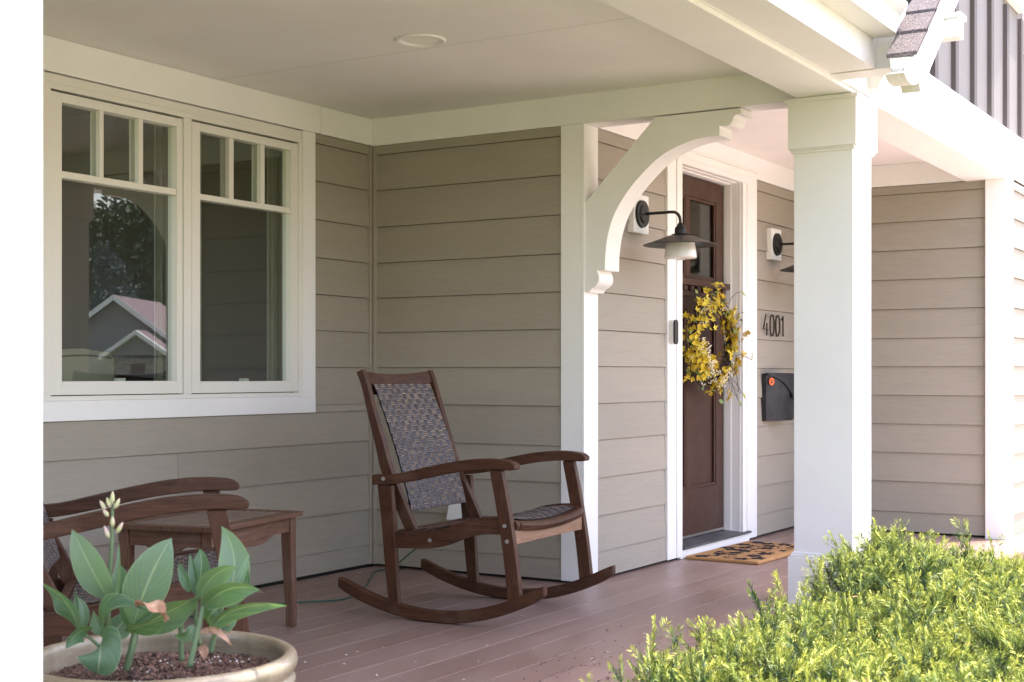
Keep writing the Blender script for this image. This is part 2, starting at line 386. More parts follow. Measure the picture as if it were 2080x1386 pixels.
# columns
def column(cx0):
    m = MB(); X0, X1, Y0, Y1 = cx0, cx0+0.253, 1.762, 2.012
    root = hb('column', WHITE, m.box(X0, X1, Y0, Y1, 0.0, ZF-0.004), 0.002)
    e = 0.020; c = MB(); c.box(X0-e, X1+e, Y0-e, Y1+e, 1.902, ZF-0.0045)
    c.prism([(X0-e+0.001, 1.9015), (X0-0.002, 1.884), (X1+0.002, 1.884), (X1+e-0.001, 1.9015)], 'y', Y0-0.01, Y1+0.01)
    c.prism([(Y0-e+0.001, 1.9013), (Y0-0.002, 1.8842), (Y1+0.002, 1.8842), (Y1+e-0.001, 1.9013)], 'x', X0-0.008, X1+0.008)
    c.box(X0-e-0.010, X1+e+0.010, Y0-e-0.010, Y1+e+0.010, ZF-0.022, ZF-0.0048)
    c.build('capital', WHITE, root, bevel=0.0015)
    b = MB(); b.box(X0-0.02, X1+0.02, Y0-0.02, Y1+0.02, 0.0005, 0.205); b.box(X0-0.012, X1+0.012, Y0-0.012, Y1+0.012, 0.206, 0.216)
    b.box(X0-0.006, X1+0.006, Y0-0.006, Y1+0.006, 0.2165, 0.224)
    b.build('plinth', WHITE, root, bevel=0.0015)
column(5.537); column(1.213)
# arch bracket
def q4(a, b): p = on_x(1100+a/3.013, 180+b/3.013, 5.575); return (p.y, p.z)
arc = [(388, 1110), (392, 1000), (410, 880), (450, 760), (520, 640), (600, 540), (700, 438), (800, 370), (910, 322), (1000, 298), (1088, 287)]
arc = [q4(*p) for p in arc]
def smooth_poly(pts, k=4):
    out = []
    for i in range(len(pts)-1):
        p0 = pts[max(i-1, 0)]; p1 = pts[i]; p2 = pts[i+1]; p3 = pts[min(i+2, len(pts)-1)]
        for j in range(k):
            t = j/k
            out.append(tuple(0.5*((2*p1[d])+(-p0[d]+p2[d])*t+(2*p0[d]-5*p1[d]+4*p2[d]-p3[d])*t*t+(-p0[d]+3*p1[d]-3*p2[d]+p3[d])*t**3) for d in range(len(p1))))
    out.append(tuple(pts[-1])); return out
low = smooth_poly([q4(*p) for p in [(338, 1113), (350, 1145), (350, 1178), (333, 1205), (305, 1226), (293, 1246)]], 4)
up = smooth_poly([q4(*p) for p in [(1100, 228), (1140, 228), (1165, 205), (1175, 175), (1192, 158)]], 4)
yb_ = DY-0.0205
poly = [(yb_, q4(258, 1247)[1]), ] + low[::-1] + smooth_poly(arc, 4) + [q4(1088, 230)] + up + [q4(1218, 155), (q4(1220, 108)[0], ZF-0.006), (q4(695, 172)[0], ZF-0.006), (yb_, q4(258, 700)[1])]
m = MB(); m.prism(poly, 'x', 5.575, 5.715); hb('arch_bracket', WHITE, m, 0)
# outer edge: soffit, fascia, gutter of the left roof
m = MB(); m.box(-0.6, 5.225, 1.571, BY0-0.0005, 2.129, 2.139); hb('soffit', WHITE, m, 0)
m = MB(); m.box(-0.6, 5.225, 1.571, 1.592, 2.1395, 2.40); hb('fascia', WHITE, m, 0.001)
gp = [(1.57, 2.238), (1.474, 2.238), (1.474, 2.258), (1.478, 2.262), (1.476, 2.285), (1.466, 2.31), (1.452, 2.328), (1.442, 2.345), (1.442, 2.36), (1.452, 2.36), (1.455, 2.35), (1.49, 2.26), (1.57, 2.25)]
m = MB(); m.prism(gp, 'x', -0.6, 5.19); hb('gutter', WHITE2, m, 0.001)
SHING = mat('asphalt shingle', (0.16, 0.13, 0.125), 0.95, 0.2)
v = coords(SHING, 'Object'); vo = N(SHING, 'ShaderNodeTexVoronoi'); vo.inputs['Scale'].default_value = 420; L(SHING, v, vo.inputs['Vector'])
c0 = ramp(SHING, vo.outputs['Color'], [(0.25, (0.04, 0.034, 0.036)), (0.5, (0.12, 0.10, 0.098)), (0.8, (0.27, 0.24, 0.235))])
gg = noise(SHING, v, 12, 4); c1 = mix(SHING, ramp(SHING, gg, [(0.35, (0,)*3), (0.7, (0.5,)*3)]), c0, (0.15, 0.125, 0.12))
L(SHING, c1, BS(SHING).inputs['Base Color']); bump(SHING, vo.outputs['Distance'], 0.6, 0.002)
# left porch roof (slope rising away from the street)
m = MB()
for i in range(17):
    y0 = 1.50+i*0.17; z0 = 2.385+i*0.17*0.5
    x1 = 5.28+max(0, (z0-2.36))/0.83
    m.prism([(y0-0.02, z0-0.01), (y0-0.02, z0+0.004), (y0+0.20, z0+0.103), (y0+0.20, z0+0.093)], 'x', -0.8, x1)
hb('porch_roof', SHING, m, 0)
# gable roof, left slope
SL = 0.83; EX, EZ = 5.033, 2.128
def roofz(x): return EZ+SL*(x-EX)
m = MB(); nrm = math.hypot(1, SL); step = 0.160/nrm
for i in range(34):
    x0 = EX+i*step; yb = 1.478 if i < 3 else (1.60+ (i-3)*0.28 if i < 14 else 4.6)
    x1 = x0+step*1.25
    # stagger the tabs
    ys = [1.364]; yy = 1.364+random.uniform(0.08, 0.3)
    while yy < yb: ys.append(yy); yy += random.uniform(0.14, 0.33)
    ys.append(yb)
    for a, b in zip(ys[:-1], ys[1:]):
        up_ = random.choice((0.0, 0.0, 0.005))
        m.prism([(x0, roofz(x0)-0.006), (x0, roofz(x0)+0.009+up_), (x1, roofz(x1)+0.001), (x1, roofz(x1)-0.012)], 'y', a, b-0.0025)
hb('gable_roof', SHING, m, 0)
m = MB(); m.box(5.21, 5.335, 1.435, BY0-0.001, 2.1255, 2.1285)
m.prism([(5.225, 2.129), (5.325, 2.129), (5.325, roofz(5.325)-0.03), (5.225, roofz(5.225)-0.03)], 'y', 1.445, BY0-0.0015)
hb('roof_return', WHITE, m, 0.0008)
def qr(a, b, Yp=1.376): p = on_y(1660+a/6.5, b/6.5, Yp); return (p.x, p.z)
xe = 11.6
tail = [qr(1210, 748)]+[qr(1235, 935), qr(1150, 955)]+smooth_poly([qr(1152, 960), qr(1178, 1030), qr(1218, 1090), qr(1268, 1122), qr(1320, 1108), qr(1345, 1090)], 4)+[qr(1368, 1213)]
zt = lambda x: roofz(x)-0.014
tx, tz = tail[-1]
poly = tail+[(9.3, tz+SL*(9.3-tx)), (9.3, zt(9.3)), (tail[0][0]+0.02, zt(tail[0][0]+0.02))]
m = MB(); m.prism(poly, 'y', 1.376, 1.40)
sh = [(x-0.006, z) for x, z in tail]
poly2 = [(x+0.004, z) for x, z in sh]+[(9.29, tz+0.005+SL*(9.29-tx)), (9.29, zt(9.29)-0.001), (tail[0][0]+0.01, zt(tail[0][0]+0.01)-0.001)]
m.prism(poly2, 'y', 1.4005, 1.445); hb('rake_board', WHITE, m, 0.001)
m = MB(); m.prism([(5.34, roofz(5.34)-0.05), (9.3, roofz(9.3)-0.05), (9.3, roofz(9.3)-0.04), (5.34, roofz(5.34)-0.04)], 'y', 1.4325, 1.76); hb('soffit', WHITE, m, 0)
m = MB(); m.box(5.462, 5.541, 1.321, 1.76, 2.274, 2.345); m.box(5.452, 5.551, 1.311, 1.375, 2.3455, 2.366); hb('lookout_block', WHITE, m, 0.0015)
cx_ = on_y(1763, 165, BY0).x
def qc(a, b): p = on_x(1660+a/6.5, b/6.5, cx_); return (p.y, p.z if b > 1000 else p.z+0.03)
cor = [qc(670, 965), qc(915, 940)]+smooth_poly([qc(912, 990), qc(862, 1040), qc(824, 1105), qc(808, 1162)], 4)+[qc(675, 1175)]
cor = [(BY0-0.0002 if i in (0, len(cor)-1) else p[0], p[1]) for i, p in enumerate(cor)]
m = MB(); m.prism(cor, 'x', cx_, cx_+0.09); hb('corbel', WHITE, m, 0.001)
# gable board and batten
GAB = siding_mat('board and shaded batten tone', (0.24, 0.22, 0.212))
m = MB(); m.prism([(5.4, 2.35), (12.5, 2.35), (12.5, 5.2), (9.2, 5.2), (5.4, roofz(5.4)-0.05)], 'y', 1.772, 1.80); hb('gable_wall', GAB, m, 0)
m = MB()
for i in range(-3, 12):
    bx = 6.777+i*0.4017
    if bx < 5.6: continue
    zt_ = min(roofz(bx)-0.05, 5.1)
    if 8.3 < bx < 9.0 : zt_ = 3.13
    m.box(bx, bx+0.062, 1.749, 1.7715, 2.385, zt_)
hb('batten', mat('shaded batten tone', (0.12, 0.10, 0.094), 0.7), m, 0.001)  # battens share the wall paint; their shaded sides are put into this darker colour
m = MB(); m.box(8.36, 8.80, 1.72, 1.771, 3.165, 3.26); m.box(8.90, 10.4, 1.715, 1.7712, 2.95, 3.6); hb('gable_trim', WHITE, m, 0.002)

# ---------------- window
WT = 0.02
m = MB()
m.box(5.032, 5.122, WY-0.0215, WY+0.01, 0.79, ZF); m.box(3.44, 3.531, WY-0.0205, WY+0.01, 0.79, 2.0445)
m.box(3.44, 5.122, WY-0.0225, WY+0.01, 0.784, 0.862)
win = hb('window', WHITE, m, 0.002)
f = MB(); Yf0, Yf1 = WY-0.014, WY+0.06
UX0, UX1, MZ0, MZ1 = 3.5315, 5.0315, 0.8625, 2.076
f.box(UX0, UX0+0.035, Yf0, Yf1, MZ0, MZ1); f.box(UX1-0.022, UX1, Yf0, Yf1, MZ0, MZ1)
f.box(UX0, UX1, Yf0-0.001, Yf1, MZ0, MZ0+0.018); f.box(UX0, UX1, Yf0-0.001, Yf1, MZ1-0.022, MZ1)
f.box(3.4, 5.15, Yf0+0.004, Yf1, MZ1+0.001, 2.112)
f.box(4.266, 4.312, Yf0+0.002, Yf1, MZ0, MZ1)
f.build('window_frame', WHITE2, win, bevel=0.0015)
MB().box(UX0+0.01, UX1-0.01, WY+0.012, WY+0.03, MZ1-0.045, MZ1-0.02).build('seal_gap', DARKGAP, win)
MB().box(UX0+.01, UX1-.01, WY+0.012, WY+0.03, MZ0+0.017, MZ0+0.025).build('seal_gap', DARKGAP, win)
GYP = WY+0.022
def sash(px0, px1, g0, g1, gz_top, gz_mid0, gz_mid1, muntins, x0, x1):
    zb = on_y(g0, 775, GYP).z; X0 = on_y(g0, 600, WY-0.010).x; X1 = on_y(g1+2, 600, WY-0.010).x
    zt2 = 2.01; zs0, zs1 = 0.884, 2.046
    ys0, ys1 = WY-0.010, WY+0.045
    s = MB(); s.box(x0, X0, ys0, ys1, zs0, zs1); s.box(X1, x1, ys0, ys1, zs0, zs1)
    s.box(X0, X1, ys0+0.0006, ys1, zs0, zb); s.box(X0, X1, ys0+0.0006, ys1, zt2, zs1)
    s.build('sash', WHITE2, win, bevel=0.0018)
    mz0, mz1 = on_y(g0, gz_mid1, GYP).z, on_y(g0, gz_mid0, GYP).z
    g_ = MB(); g_.box(X0, X1, ys0+0.006, GYP-0.001, mz0, mz1)
    for (a, b) in muntins:
        xa, xb = on_y(a, 300, WY-0.004).x, on_y(b, 300, WY-0.004).x
        g_.box(xa, xb, ys0+0.0065, GYP-0.001, mz1, zt2)
    g_.build('muntin_grille', WHITE2, win, bevel=0.0015)
    g2_ = MB(); g2_.box(X0, X1, GYP+0.022, GYP+0.03, mz0+0.002, mz1-0.002)
    for (a, b) in muntins:
        xa, xb = on_y(a, 300, WY-0.004).x, on_y(b, 300, WY-0.004).x
        g2_.box(xa, xb, GYP+0.022, GYP+0.03, mz1, zt2)
    g2_.build('muntin_grille', WHITE2, win)
    MB().box(X0-0.002, X1+0.002, GYP, GYP+0.003, zb-0.002, zt2+0.002).build('pane', GLASS, win)
    MB().box((X0+X1)/2-0.02+0.05, (X0+X1)/2+0.05+0.02, WY+0.046, WY+0.07, zb-0.004, zb+0.012).build('latch', WHITE2, win, bevel=0.002)
    return X0, X1
s1 = sash(107, 379, 126, 358, 0, 350, 364, [(203, 211), (282, 291)], 3.5675, 4.262)
s2 = sash(393, 607, 407, 590, 0, 396, 408, [(466, 475), (530, 538)], 4.3155, 5.0085)
# room behind the window
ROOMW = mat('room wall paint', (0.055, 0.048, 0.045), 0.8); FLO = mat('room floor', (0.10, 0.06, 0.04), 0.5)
m = MB(); m.box(2.9, 2.95, WY+0.06, 4.9, 0, 2.5); m.box(2.9, 2.95, 4.9, 7.8, 0, 0.7); m.box(2.9, 2.95, 4.9, 7.8, 2.2, 2.5); m.box(2.9, 2.95, 7.8, 8.2, 0, 2.5); m.box(5.64, 5.7, WY+0.06, 8.2, 0, 2.5); m.box(2.9, 3.2, 8.2, 8.25, 0, 2.5); m.box(5.4, 5.7, 8.2, 8.25, 0, 2.5); m.box(3.2, 5.4, 8.2, 8.25, 2.15, 2.5)  # unseen side and back walls left open, added to let light into the room
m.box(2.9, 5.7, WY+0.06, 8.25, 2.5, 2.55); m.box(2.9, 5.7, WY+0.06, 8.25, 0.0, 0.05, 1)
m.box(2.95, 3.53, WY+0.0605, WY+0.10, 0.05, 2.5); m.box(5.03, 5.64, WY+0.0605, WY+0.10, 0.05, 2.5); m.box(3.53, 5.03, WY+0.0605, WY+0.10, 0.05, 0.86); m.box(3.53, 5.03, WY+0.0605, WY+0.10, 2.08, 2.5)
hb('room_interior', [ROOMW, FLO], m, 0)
CURT = mat('linen curtain', (0.30, 0.29, 0.24), 0.85)
for (x0, x1) in ((4.245, 4.52), (4.965, 5.16)):
    m = MB(); k = 40; vs = []
    for i in range(k+1):
        x = x0+(x1-x0)*i/k; yy = WY+0.13+0.016*math.sin(i*1.3)
        vs += [(x, yy, 0.1), (x, yy, 2.4), (x, yy+0.004, 0.1), (x, yy+0.004, 2.4)]
    fs = []
    for i in range(k):
        a = i*4; b = a+4; fs += [(a, b, b+1, a+1), (a+2, a+3, b+3, b+2), (a+1, b+1, b+3, a+3)]
    m.add(vs, fs); hb('curtain', CURT, m, 0, smooth=True)

# ---------------- door
DX0, DX1, DS = 6.625, 7.464, 3.133
m = MB()
m.box(6.456, 6.56, DY-0.024, DY+0.01, 0.012, 2.145); m.box(6.5605, DX0, DY-0.030, DY+0.01, 0.012, 2.10)
m.box(7.54, 7.689, DY-0.024, DY+0.01, 0.012, 2.145); m.box(DX1, 7.5395, DY-0.012, DY+0.01, 0.05, 2.07); m.box(DX1+0.004, 7.52, DY-0.026, DY-0.0125, 0.05, 2.072)
m.box(6.56, 7.54, DY-0.0245, DY+0.01, 2.07, 2.145); m.box(6.5605, 7.545, DY-0.031, DY-0.025, 2.075, 2.10)
m.box(6.44, 7.70, DY-0.028, DY+0.01, 2.146, 2.156)
frame = hb('door_frame', WHITE, m, 0.002)
j = MB(); j.box(DX1, DX1+0.03, DY+0.0105, DS+0.06, 0.05, 2.10); j.box(DX1-0.006, DX1-0.0005, DY+0.045, DS-0.001, 0.05, 2.06)
j.box(DX0-0.03, DX0, DY+0.0105, DS+0.06, 0.05, 2.10); j.box(DX0, DX1, DY+0.0105, DS+0.06, 2.066, 2.10); j.box(DX0, DX1-0.0065, DY+0.045, DS-0.001, 2.058, 2.0655)
j.build('door_jamb', WHITE, frame, bevel=0.0015)
MB().box(6.60, 7.55, DY-0.032, DY-0.012, 0.0005, 0.048).build('sill_board', WHITE, frame, bevel=0.002)
t_ = MB(); t_.prism([(DY-0.045, 0.049), (DY-0.045, 0.060), (DS+0.03, 0.068), (DS+0.03, 0.049)], 'x', DX0-0.001, 7.553); t_.build('threshold', SLATE, frame, bevel=0.002)
# slab: stiles, rails, panels
zb = 0.085; zt = 2.054; A0, A1 = DX0+0.004, DX1-0.012
P = lambda px, py: on_y(px, py, DS)
gx1 = P(1451, 480).x; stR = 7.352
d = MB(); st = 0.105
gl0, gl1 = 1.500, 1.945; pz0, pz1 = 0.335, 1.33
d.box(A0, A0+st, DS, DS+0.045, zb, zt); d.box(A1-st, A1, DS, DS+0.045, zb, zt)
d.box(A0+st, A1-st, DS, DS+0.045, zb, pz0); d.box(A0+st, A1-st, DS, DS+0.045, pz1, gl0); d.box(A0+st, A1-st, DS, DS+0.045, gl1, zt)
mid1 = P(1394, 480).x; mid0 = mid1-0.04
door = hb('door', DOORW, d, 0.0015)
e = MB()
def molding(x0, x1, z0, z1, wd=0.016, y0=DS+0.001, dep=0.014):
    for (a, b, c_, d_) in ((x0, x1, z0, z0+wd), (x0, x1, z1-wd, z1), (x0, x0+wd, z0+wd, z1-wd), (x1-wd, x1, z0+wd, z1-wd)):
        e.box(a, b, y0+0.003, y0+dep, c_, d_)
ix0, ix1 = A0+st, A1-st
xs = [(ix0, 6.935), (6.98, ix1)]
for (a, b) in xs: molding(a, b, gl0, gl1)
for i in range(1): e.box(xs[i][1], xs[i+1][0], DS+0.002, DS+0.04, gl0, gl1)
half = (ix1-ix0-0.075)/2
for (a, b) in ((ix0, 6.94), (7.005, ix1)): molding(a, b, pz0, pz1, 0.018)
e.box(6.94, 7.005, DS+0.0008, DS+0.04, pz0, pz1)
e.build('door_molding', DOORW, door, bevel=0.002)
MB().box(ix0, ix1, DS+0.018, DS+0.03, pz0, pz1).build('door_panel', DOORW, door)
MB().box(ix0, ix1, DS+0.018, DS+0.022, gl0, gl1).build('door_glass', GLASS, door)
s_ = MB(); s_.box(A0+0.03, A1+0.006, DS-0.04, DS-0.0005, 1.452, 1.486)
for i in range(9): s_.box(A0+0.05+i*0.088, A0+0.05+i*0.088+0.044, DS-0.026, DS-0.0007, 1.424, 1.4515)
s_.box(A0+0.03, A1-0.002, DS-0.012, DS-0.0006, 1.396, 1.4235)
s_.build('dentil_shelf', DOORW, door, bevel=0.002)
MB().box(A0, A1, DS-0.004, DS+0.04, 0.072, 0.0845).build('door_sweep', STEEL, door)
# hall behind the door glass
HALL = mat('hall paint', (0.20, 0.18, 0.165), 0.8)
m = MB(); m.box(6.4, 8.3, 5.2, 5.25, 0, 2.4); m.box(6.35, 6.4, DS+0.06, 5.2, 0, 2.4); m.box(8.3, 8.35, DS+0.06, 5.2, 0, 2.4); m.box(6.35, 8.35, DS+0.06, 5.25, 2.4, 2.45); m.box(6.35, 8.35, DS+0.06, 5.25, -0.05, 0.0)
m.box(6.4, DX0-0.01, DS+0.05, DS+0.059, 0, 2.4); m.box(DX1+0.01, 8.3, DS+0.05, DS+0.059, 0, 2.4); m.box(DX0-.01, DX1+.01, DS+0.0605, DS+0.07, 2.07, 2.4)
hb('room_interior', HALL, m, 0)

#PART2
# ================================================================== OBJECTS ON THE PORCH
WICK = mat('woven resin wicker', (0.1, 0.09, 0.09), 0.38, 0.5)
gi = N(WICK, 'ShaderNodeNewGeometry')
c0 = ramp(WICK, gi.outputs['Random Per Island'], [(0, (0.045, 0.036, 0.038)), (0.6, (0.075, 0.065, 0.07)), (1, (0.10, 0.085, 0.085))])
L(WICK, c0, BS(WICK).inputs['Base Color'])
WICKH = mat('woven resin wicker lit strands', (0.2, 0.17, 0.16), 0.33, 0.5)  # crosswise strands get a paler copy of the wicker, highlight put into the colour
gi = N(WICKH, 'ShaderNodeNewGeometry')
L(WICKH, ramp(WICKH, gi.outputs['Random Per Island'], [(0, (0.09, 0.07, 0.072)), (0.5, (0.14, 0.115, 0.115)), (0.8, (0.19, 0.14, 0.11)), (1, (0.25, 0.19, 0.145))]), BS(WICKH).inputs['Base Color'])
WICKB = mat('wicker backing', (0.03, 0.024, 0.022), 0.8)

def lerp(a, b, t): return a+(b-a)*t
def weave(m, fn, nu, nv, lift=0.0022):
    """basket weave: 3-strand bundles alternating; fn(u, v, h) gives a point"""
    for i in range(nu):
        for j in range(nv):
            u0, u1, v0, v1 = i/nu, (i+1)/nu, j/nv, (j+1)/nv
            for k in range(3):
                a, b = k/3+0.035, (k+1)/3-0.035
                if (i+j) % 2 == 0: pts = [(lerp(u0-0.12/nu, u1+0.12/nu, s), (lerp(v0, v1, a), lerp(v0, v1, (a+b)/2), lerp(v0, v1, b))) for s in (0, .3, .7, 1)]; hor = True
                else: pts = [(lerp(v0-0.12/nv, v1+0.12/nv, s), (lerp(u0, u1, a), lerp(u0, u1, (a+b)/2), lerp(u0, u1, b))) for s in (0, .3, .7, 1)]; hor = False
                hs = (-0.0008, 1.0, 1.0, -0.0008); vs = []
                for q, (s_, (p, c_, r_)) in enumerate(pts):
                    h = lift*(1.0 if q in (1, 2) else 0.05)*(1.0 if hor else 0.8)
                    for w_, hh in ((p, h*0.55), (c_, h), (r_, h*0.55)):
                        uu, vv = (s_, w_) if hor else (w_, s_)
                        vs.append(fn(min(1, max(0, uu)), min(1, max(0, vv)), hh))
                fs = []
                for q in range(3):
                    o = q*3; fs += [(o, o+1, o+4, o+3), (o+1, o+2, o+5, o+4)]
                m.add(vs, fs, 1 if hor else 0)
def pairs(raw, z=0): return [(a, b) for a, b in raw]
def bolt(parent, x, y, z, side):
    MB().lathe([(0, 0.0035), (0.003, 0.0035), (0.0035, 0.0018), (0.0075, 0.0022), (0.0085, 0.0)], 16, (x, y, z), a=(side, 0, 0)).build('bolt', STEEL, parent, smooth='auto')

def make_chair(rocks=True):
    t = thing('rocking_chair' if rocks else 'armchair', '', 'rocking chair' if rocks else 'armchair')
    k0 = 0.0 if rocks else -0.0845; k1 = 0.0 if rocks else -0.0575
    for sx in (-1, 1):
        X = lambda a, b: tuple(sorted((sx*a, sx*b)))
        # rocker
        n = 22; top = []; bot = []
        for i in range(n+1):
            s = i/n; y = lerp(-0.402, 0.527, s); zl = 0.50*(y-0.075)**2*(1.16 if y < 0.075 else 1.0)-0.0005
            hh = 0.048
            e = min(s, 1-s)*n
            k = 1.0 if e >= 1.6 else (0.74, 0.96)[0 if e < 0.8 else 1] if e < 1.6 else 1
            sl = 1.0*(y-0.075)
            top.append((y, zl+hh/2*(1+k)+0.02*sl*sl)); bot.append((y, zl+hh/2*(1-k)))
        bot = [(y, max(z, 0.0005)) for y, z in bot]
        if rocks: MB().ribbon(top, bot, *X(0.297, 0.334)).build('rocker', CHAIRW, t, bevel=0.006, seg=3)
        # legs
        def leg(cl, wd, x0, x1):
            cl = smooth_poly(cl, 4); k = len(cl); tp = []; bt = []
            for i, (y, z) in enumerate(cl):
                w_ = lerp(wd[0], wd[1], i/(k-1)); tp.append((y-w_/2, z)); bt.append((y+w_/2, z))
            return MB().ribbon(tp, bt, *X(x0, x1)).build('leg', CHAIRW, t, bevel=0.003)
        leg([(-0.278+k0*0.1, 0.085+k0), (-0.257, 0.27), (-0.226, 0.455), (-0.196, 0.601)], (0.055, 0.052), 0.302, 0.331)
        leg([(0.264, 0.058+k1), (0.279, 0.22), (0.291, 0.38), (0.307, 0.526)], (0.047, 0.066), 0.302, 0.328)
        # arm
        tp = smooth_poly([(0.36, 0.566), (0.257, 0.572), (0.154, 0.594), (0.052, 0.616), (-0.047, 0.634), (-0.143, 0.643), (-0.22, 0.641), (-0.262, 0.634), (-0.282, 0.620)], 3)
        bt = smooth_poly([(0.36, 0.526), (0.257, 0.533), (0.154, 0.551), (0.052, 0.573), (-0.047, 0.591), (-0.143, 0.602), (-0.22, 0.603), (-0.262, 0.602), (-0.280, 0.606)], 3)
        MB().ribbon(tp, bt, *X(0.288, 0.338)).build('armrest', CHAIRW, t, bevel=0.007, seg=3)
        # side apron
        tp = smooth_poly([(0.262, 0.345), (0.133, 0.348), (0.032, 0.368), (-0.066, 0.405), (-0.143, 0.420), (-0.215, 0.424)], 4)
        bt = smooth_poly([(0.262, 0.280), (0.133, 0.284), (0.032, 0.300), (-0.066, 0.336), (-0.143, 0.354), (-0.215, 0.357)], 4)
        MB().ribbon(tp, bt, *X(0.304, 0.324)).build('seat_rail', CHAIRW, t, bevel=0.0025)
        # inner seat side rail (holds the woven seat)
        tp = smooth_poly([(0.20, 0.352), (0.10, 0.358), (0.0, 0.378), (-0.10, 0.405), (-0.20, 0.418), (-0.262, 0.408), (-0.276, 0.39)], 3)
        bt = smooth_poly([(0.20, 0.318), (0.10, 0.322), (0.0, 0.342), (-0.10, 0.369), (-0.20, 0.381), (-0.250, 0.372), (-0.268, 0.374)], 3)
        MB().ribbon(tp, bt, *X(0.272, 0.297)).build('seat_rail', CHAIRW, t, bevel=0.004, seg=3)
        # back stile
        o_ = smooth_poly([(0.476, 0.974), (0.450, 0.912), (0.418, 0.792), (0.382, 0.672), (0.350, 0.560), (0.243, 0.345), (0.225, 0.305)], 4)
        i_ = smooth_poly([(0.448, 0.985), (0.422, 0.920), (0.384, 0.80), (0.346, 0.690), (0.304, 0.572), (0.190, 0.345), (0.172, 0.305)], 4)
        MB().ribbon(o_, i_, *X(0.247, 0.276)).build('back_stile', CHAIRW, t, bevel=0.004, seg=3)
        for (y, z) in ((0.305, 0.552),): bolt(t, sx*0.338, y, z, sx)
        bolt(t, sx*0.324, 0.098, 0.319, sx); bolt(t, sx*0.331, -0.236, 0.392, sx); bolt(t, sx*0.331, -0.246, 0.334, sx)
    # top rail, curved in plan
    m = MB(); k = 16; vs = []
    for i in range(k+1):
        u = -1+2*i/k; x = u*0.252; dip = 0.014*(1-u*u); back = 0.024*(1-u*u)
        y0 = 0.452+back; z1 = 0.980-dip; z0 = 0.930-dip*0.9
        vs += [(x, y0, z1), (x, y0-0.020, z0), (x, y0+0.004, z0-0.008), (x, y0+0.028, z1-0.006)]
    fs = []
    for i in range(k):
        a = i*4
        for q in range(4): fs.append((a+q, a+(q+1) % 4, a+4+(q+1) % 4, a+4+q))
    fs += [(0, 1, 2, 3), tuple(k*4+q for q in range(4))]
    m.add(vs, fs); m.build('top_rail', CHAIRW, t, bevel=0.003)
    def backpt(u, v, h):   # u across, v from top to bottom
        x = lerp(-0.218, 0.218, u); q = 2*u-1
        y = 0.428-0.182*v-0.022*math.sin(math.pi*v)*0.6+0.016*(1-q*q)*(1-v*0.5)
        z = 0.925-0.508*v
        return (x, y-h*0.94, z+h*0.34)
    for v0, v1 in ((0.004, 0.085), (0.93, 0.998)):
        m = MB()
        for (a, b) in ((-0.248, 0.248),):
            p = [(backpt(0.5, v0, 0)[1]+0.006, backpt(0.5, v0, 0)[2]), (backpt(0.5, v1, 0)[1]+0.006, backpt(0.5, v1, 0)[2])]
            yy = backpt(0.5, (v0+v1)/2, 0)[1]+0.010
            m.prism([(yy+0.0015, p[0][1]), (yy-0.006, p[1][1]), (yy+0.014, p[1][1]-0.002), (yy+0.02, p[0][1]-0.002)], 'x', a, b)
        m.build('crossbar', CHAIRW, t, bevel=0.002)
    m = MB(); k = 12; vs = []; fs = []
    for i in range(k+1):
        for j in range(k+1): vs += [backpt(i/k, j/k, -0.0015), backpt(i/k, j/k, -0.006)]
    for i in range(k):
        for j in range(k):
            a = (i*(k+1)+j)*2; b = a+(k+1)*2
            fs += [(a, a+2, b+2, b), (a+1, b+1, b+3, a+3)]
    m.add(vs, fs); bk = m.build('woven_back', [WICKB], t)
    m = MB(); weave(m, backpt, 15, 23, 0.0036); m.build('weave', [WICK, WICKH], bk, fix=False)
    # seat: front rail dips, woven seat sags
    m = MB(); k = 16; vs = []
    for i in range(k+1):
        u = -1+2*i/k; x = u*0.273; dip = 0.018*(1-u*u)
        vs += [(x, -0.268-0.006*(1-u*u), 0.408-dip), (x, -0.282-0.006*(1-u*u), 0.394-dip), (x, -0.272, 0.372-dip), (x, -0.24, 0.378-dip), (x, -0.238, 0.410-dip)]
    fs = []
    for i in range(k):
        a = i*5
        for q in range(5): fs.append((a+q, a+(q+1) % 5, a+5+(q+1) % 5, a+5+q))
    fs += [tuple(range(5)), tuple(k*5+q for q in range(5))]
    m.add(vs, fs); m.build('seat_front_rail', CHAIRW, t, bevel=0.004, seg=3)
    def seatpt(u, v, h):
        q = 2*u-1; x = lerp(-0.262, 0.262, u); y = lerp(-0.245, 0.20, v)
        zz = [(0.412, 0.0), (0.417, 0.12), (0.404, 0.35), (0.376, 0.58), (0.356, 0.8), (0.350, 1.0)]
        for (a, va), (b, vb) in zip(zz[:-1], zz[1:]):
            if va <= v <= vb: z = lerp(a, b, (v-va)/(vb-va))
        return (x, y, z-0.020*(1-q*q)+0.002+h)
    m = MB(); vs = []; fs = []; k = 12
    for i in range(k+1):
        for j in range(k+1): vs += [seatpt(i/k, j/k, -0.001), seatpt(i/k, j/k, -0.006)]
    for i in range(k):
        for j in range(k):
            a = (i*(k+1)+j)*2; b = a+(k+1)*2
            fs += [(a, a+2, b+2, b), (a+1, b+1, b+3, a+3)]
    m.add(vs, fs); sb = m.build('woven_seat', WICKB, t)
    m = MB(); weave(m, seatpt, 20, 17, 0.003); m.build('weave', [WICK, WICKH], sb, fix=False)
    # lower front board, pale unstained
    tp = [(x/10*0.305-0.0, 0) for x in range(-10, 11)]
    m = MB(); k = 20; vs = []
    for i in range(k+1):
        u = -1+2*i/k; x = u*0.303; dip = 0.012*(1-u*u)
        for (y, z) in ((-0.262, 0.374-dip), (-0.262, 0.318+0.002*(1-u*u)), (-0.242, 0.318+0.002*(1-u*u)), (-0.242, 0.374-dip)): vs.append((x, y, z))
    fs = []
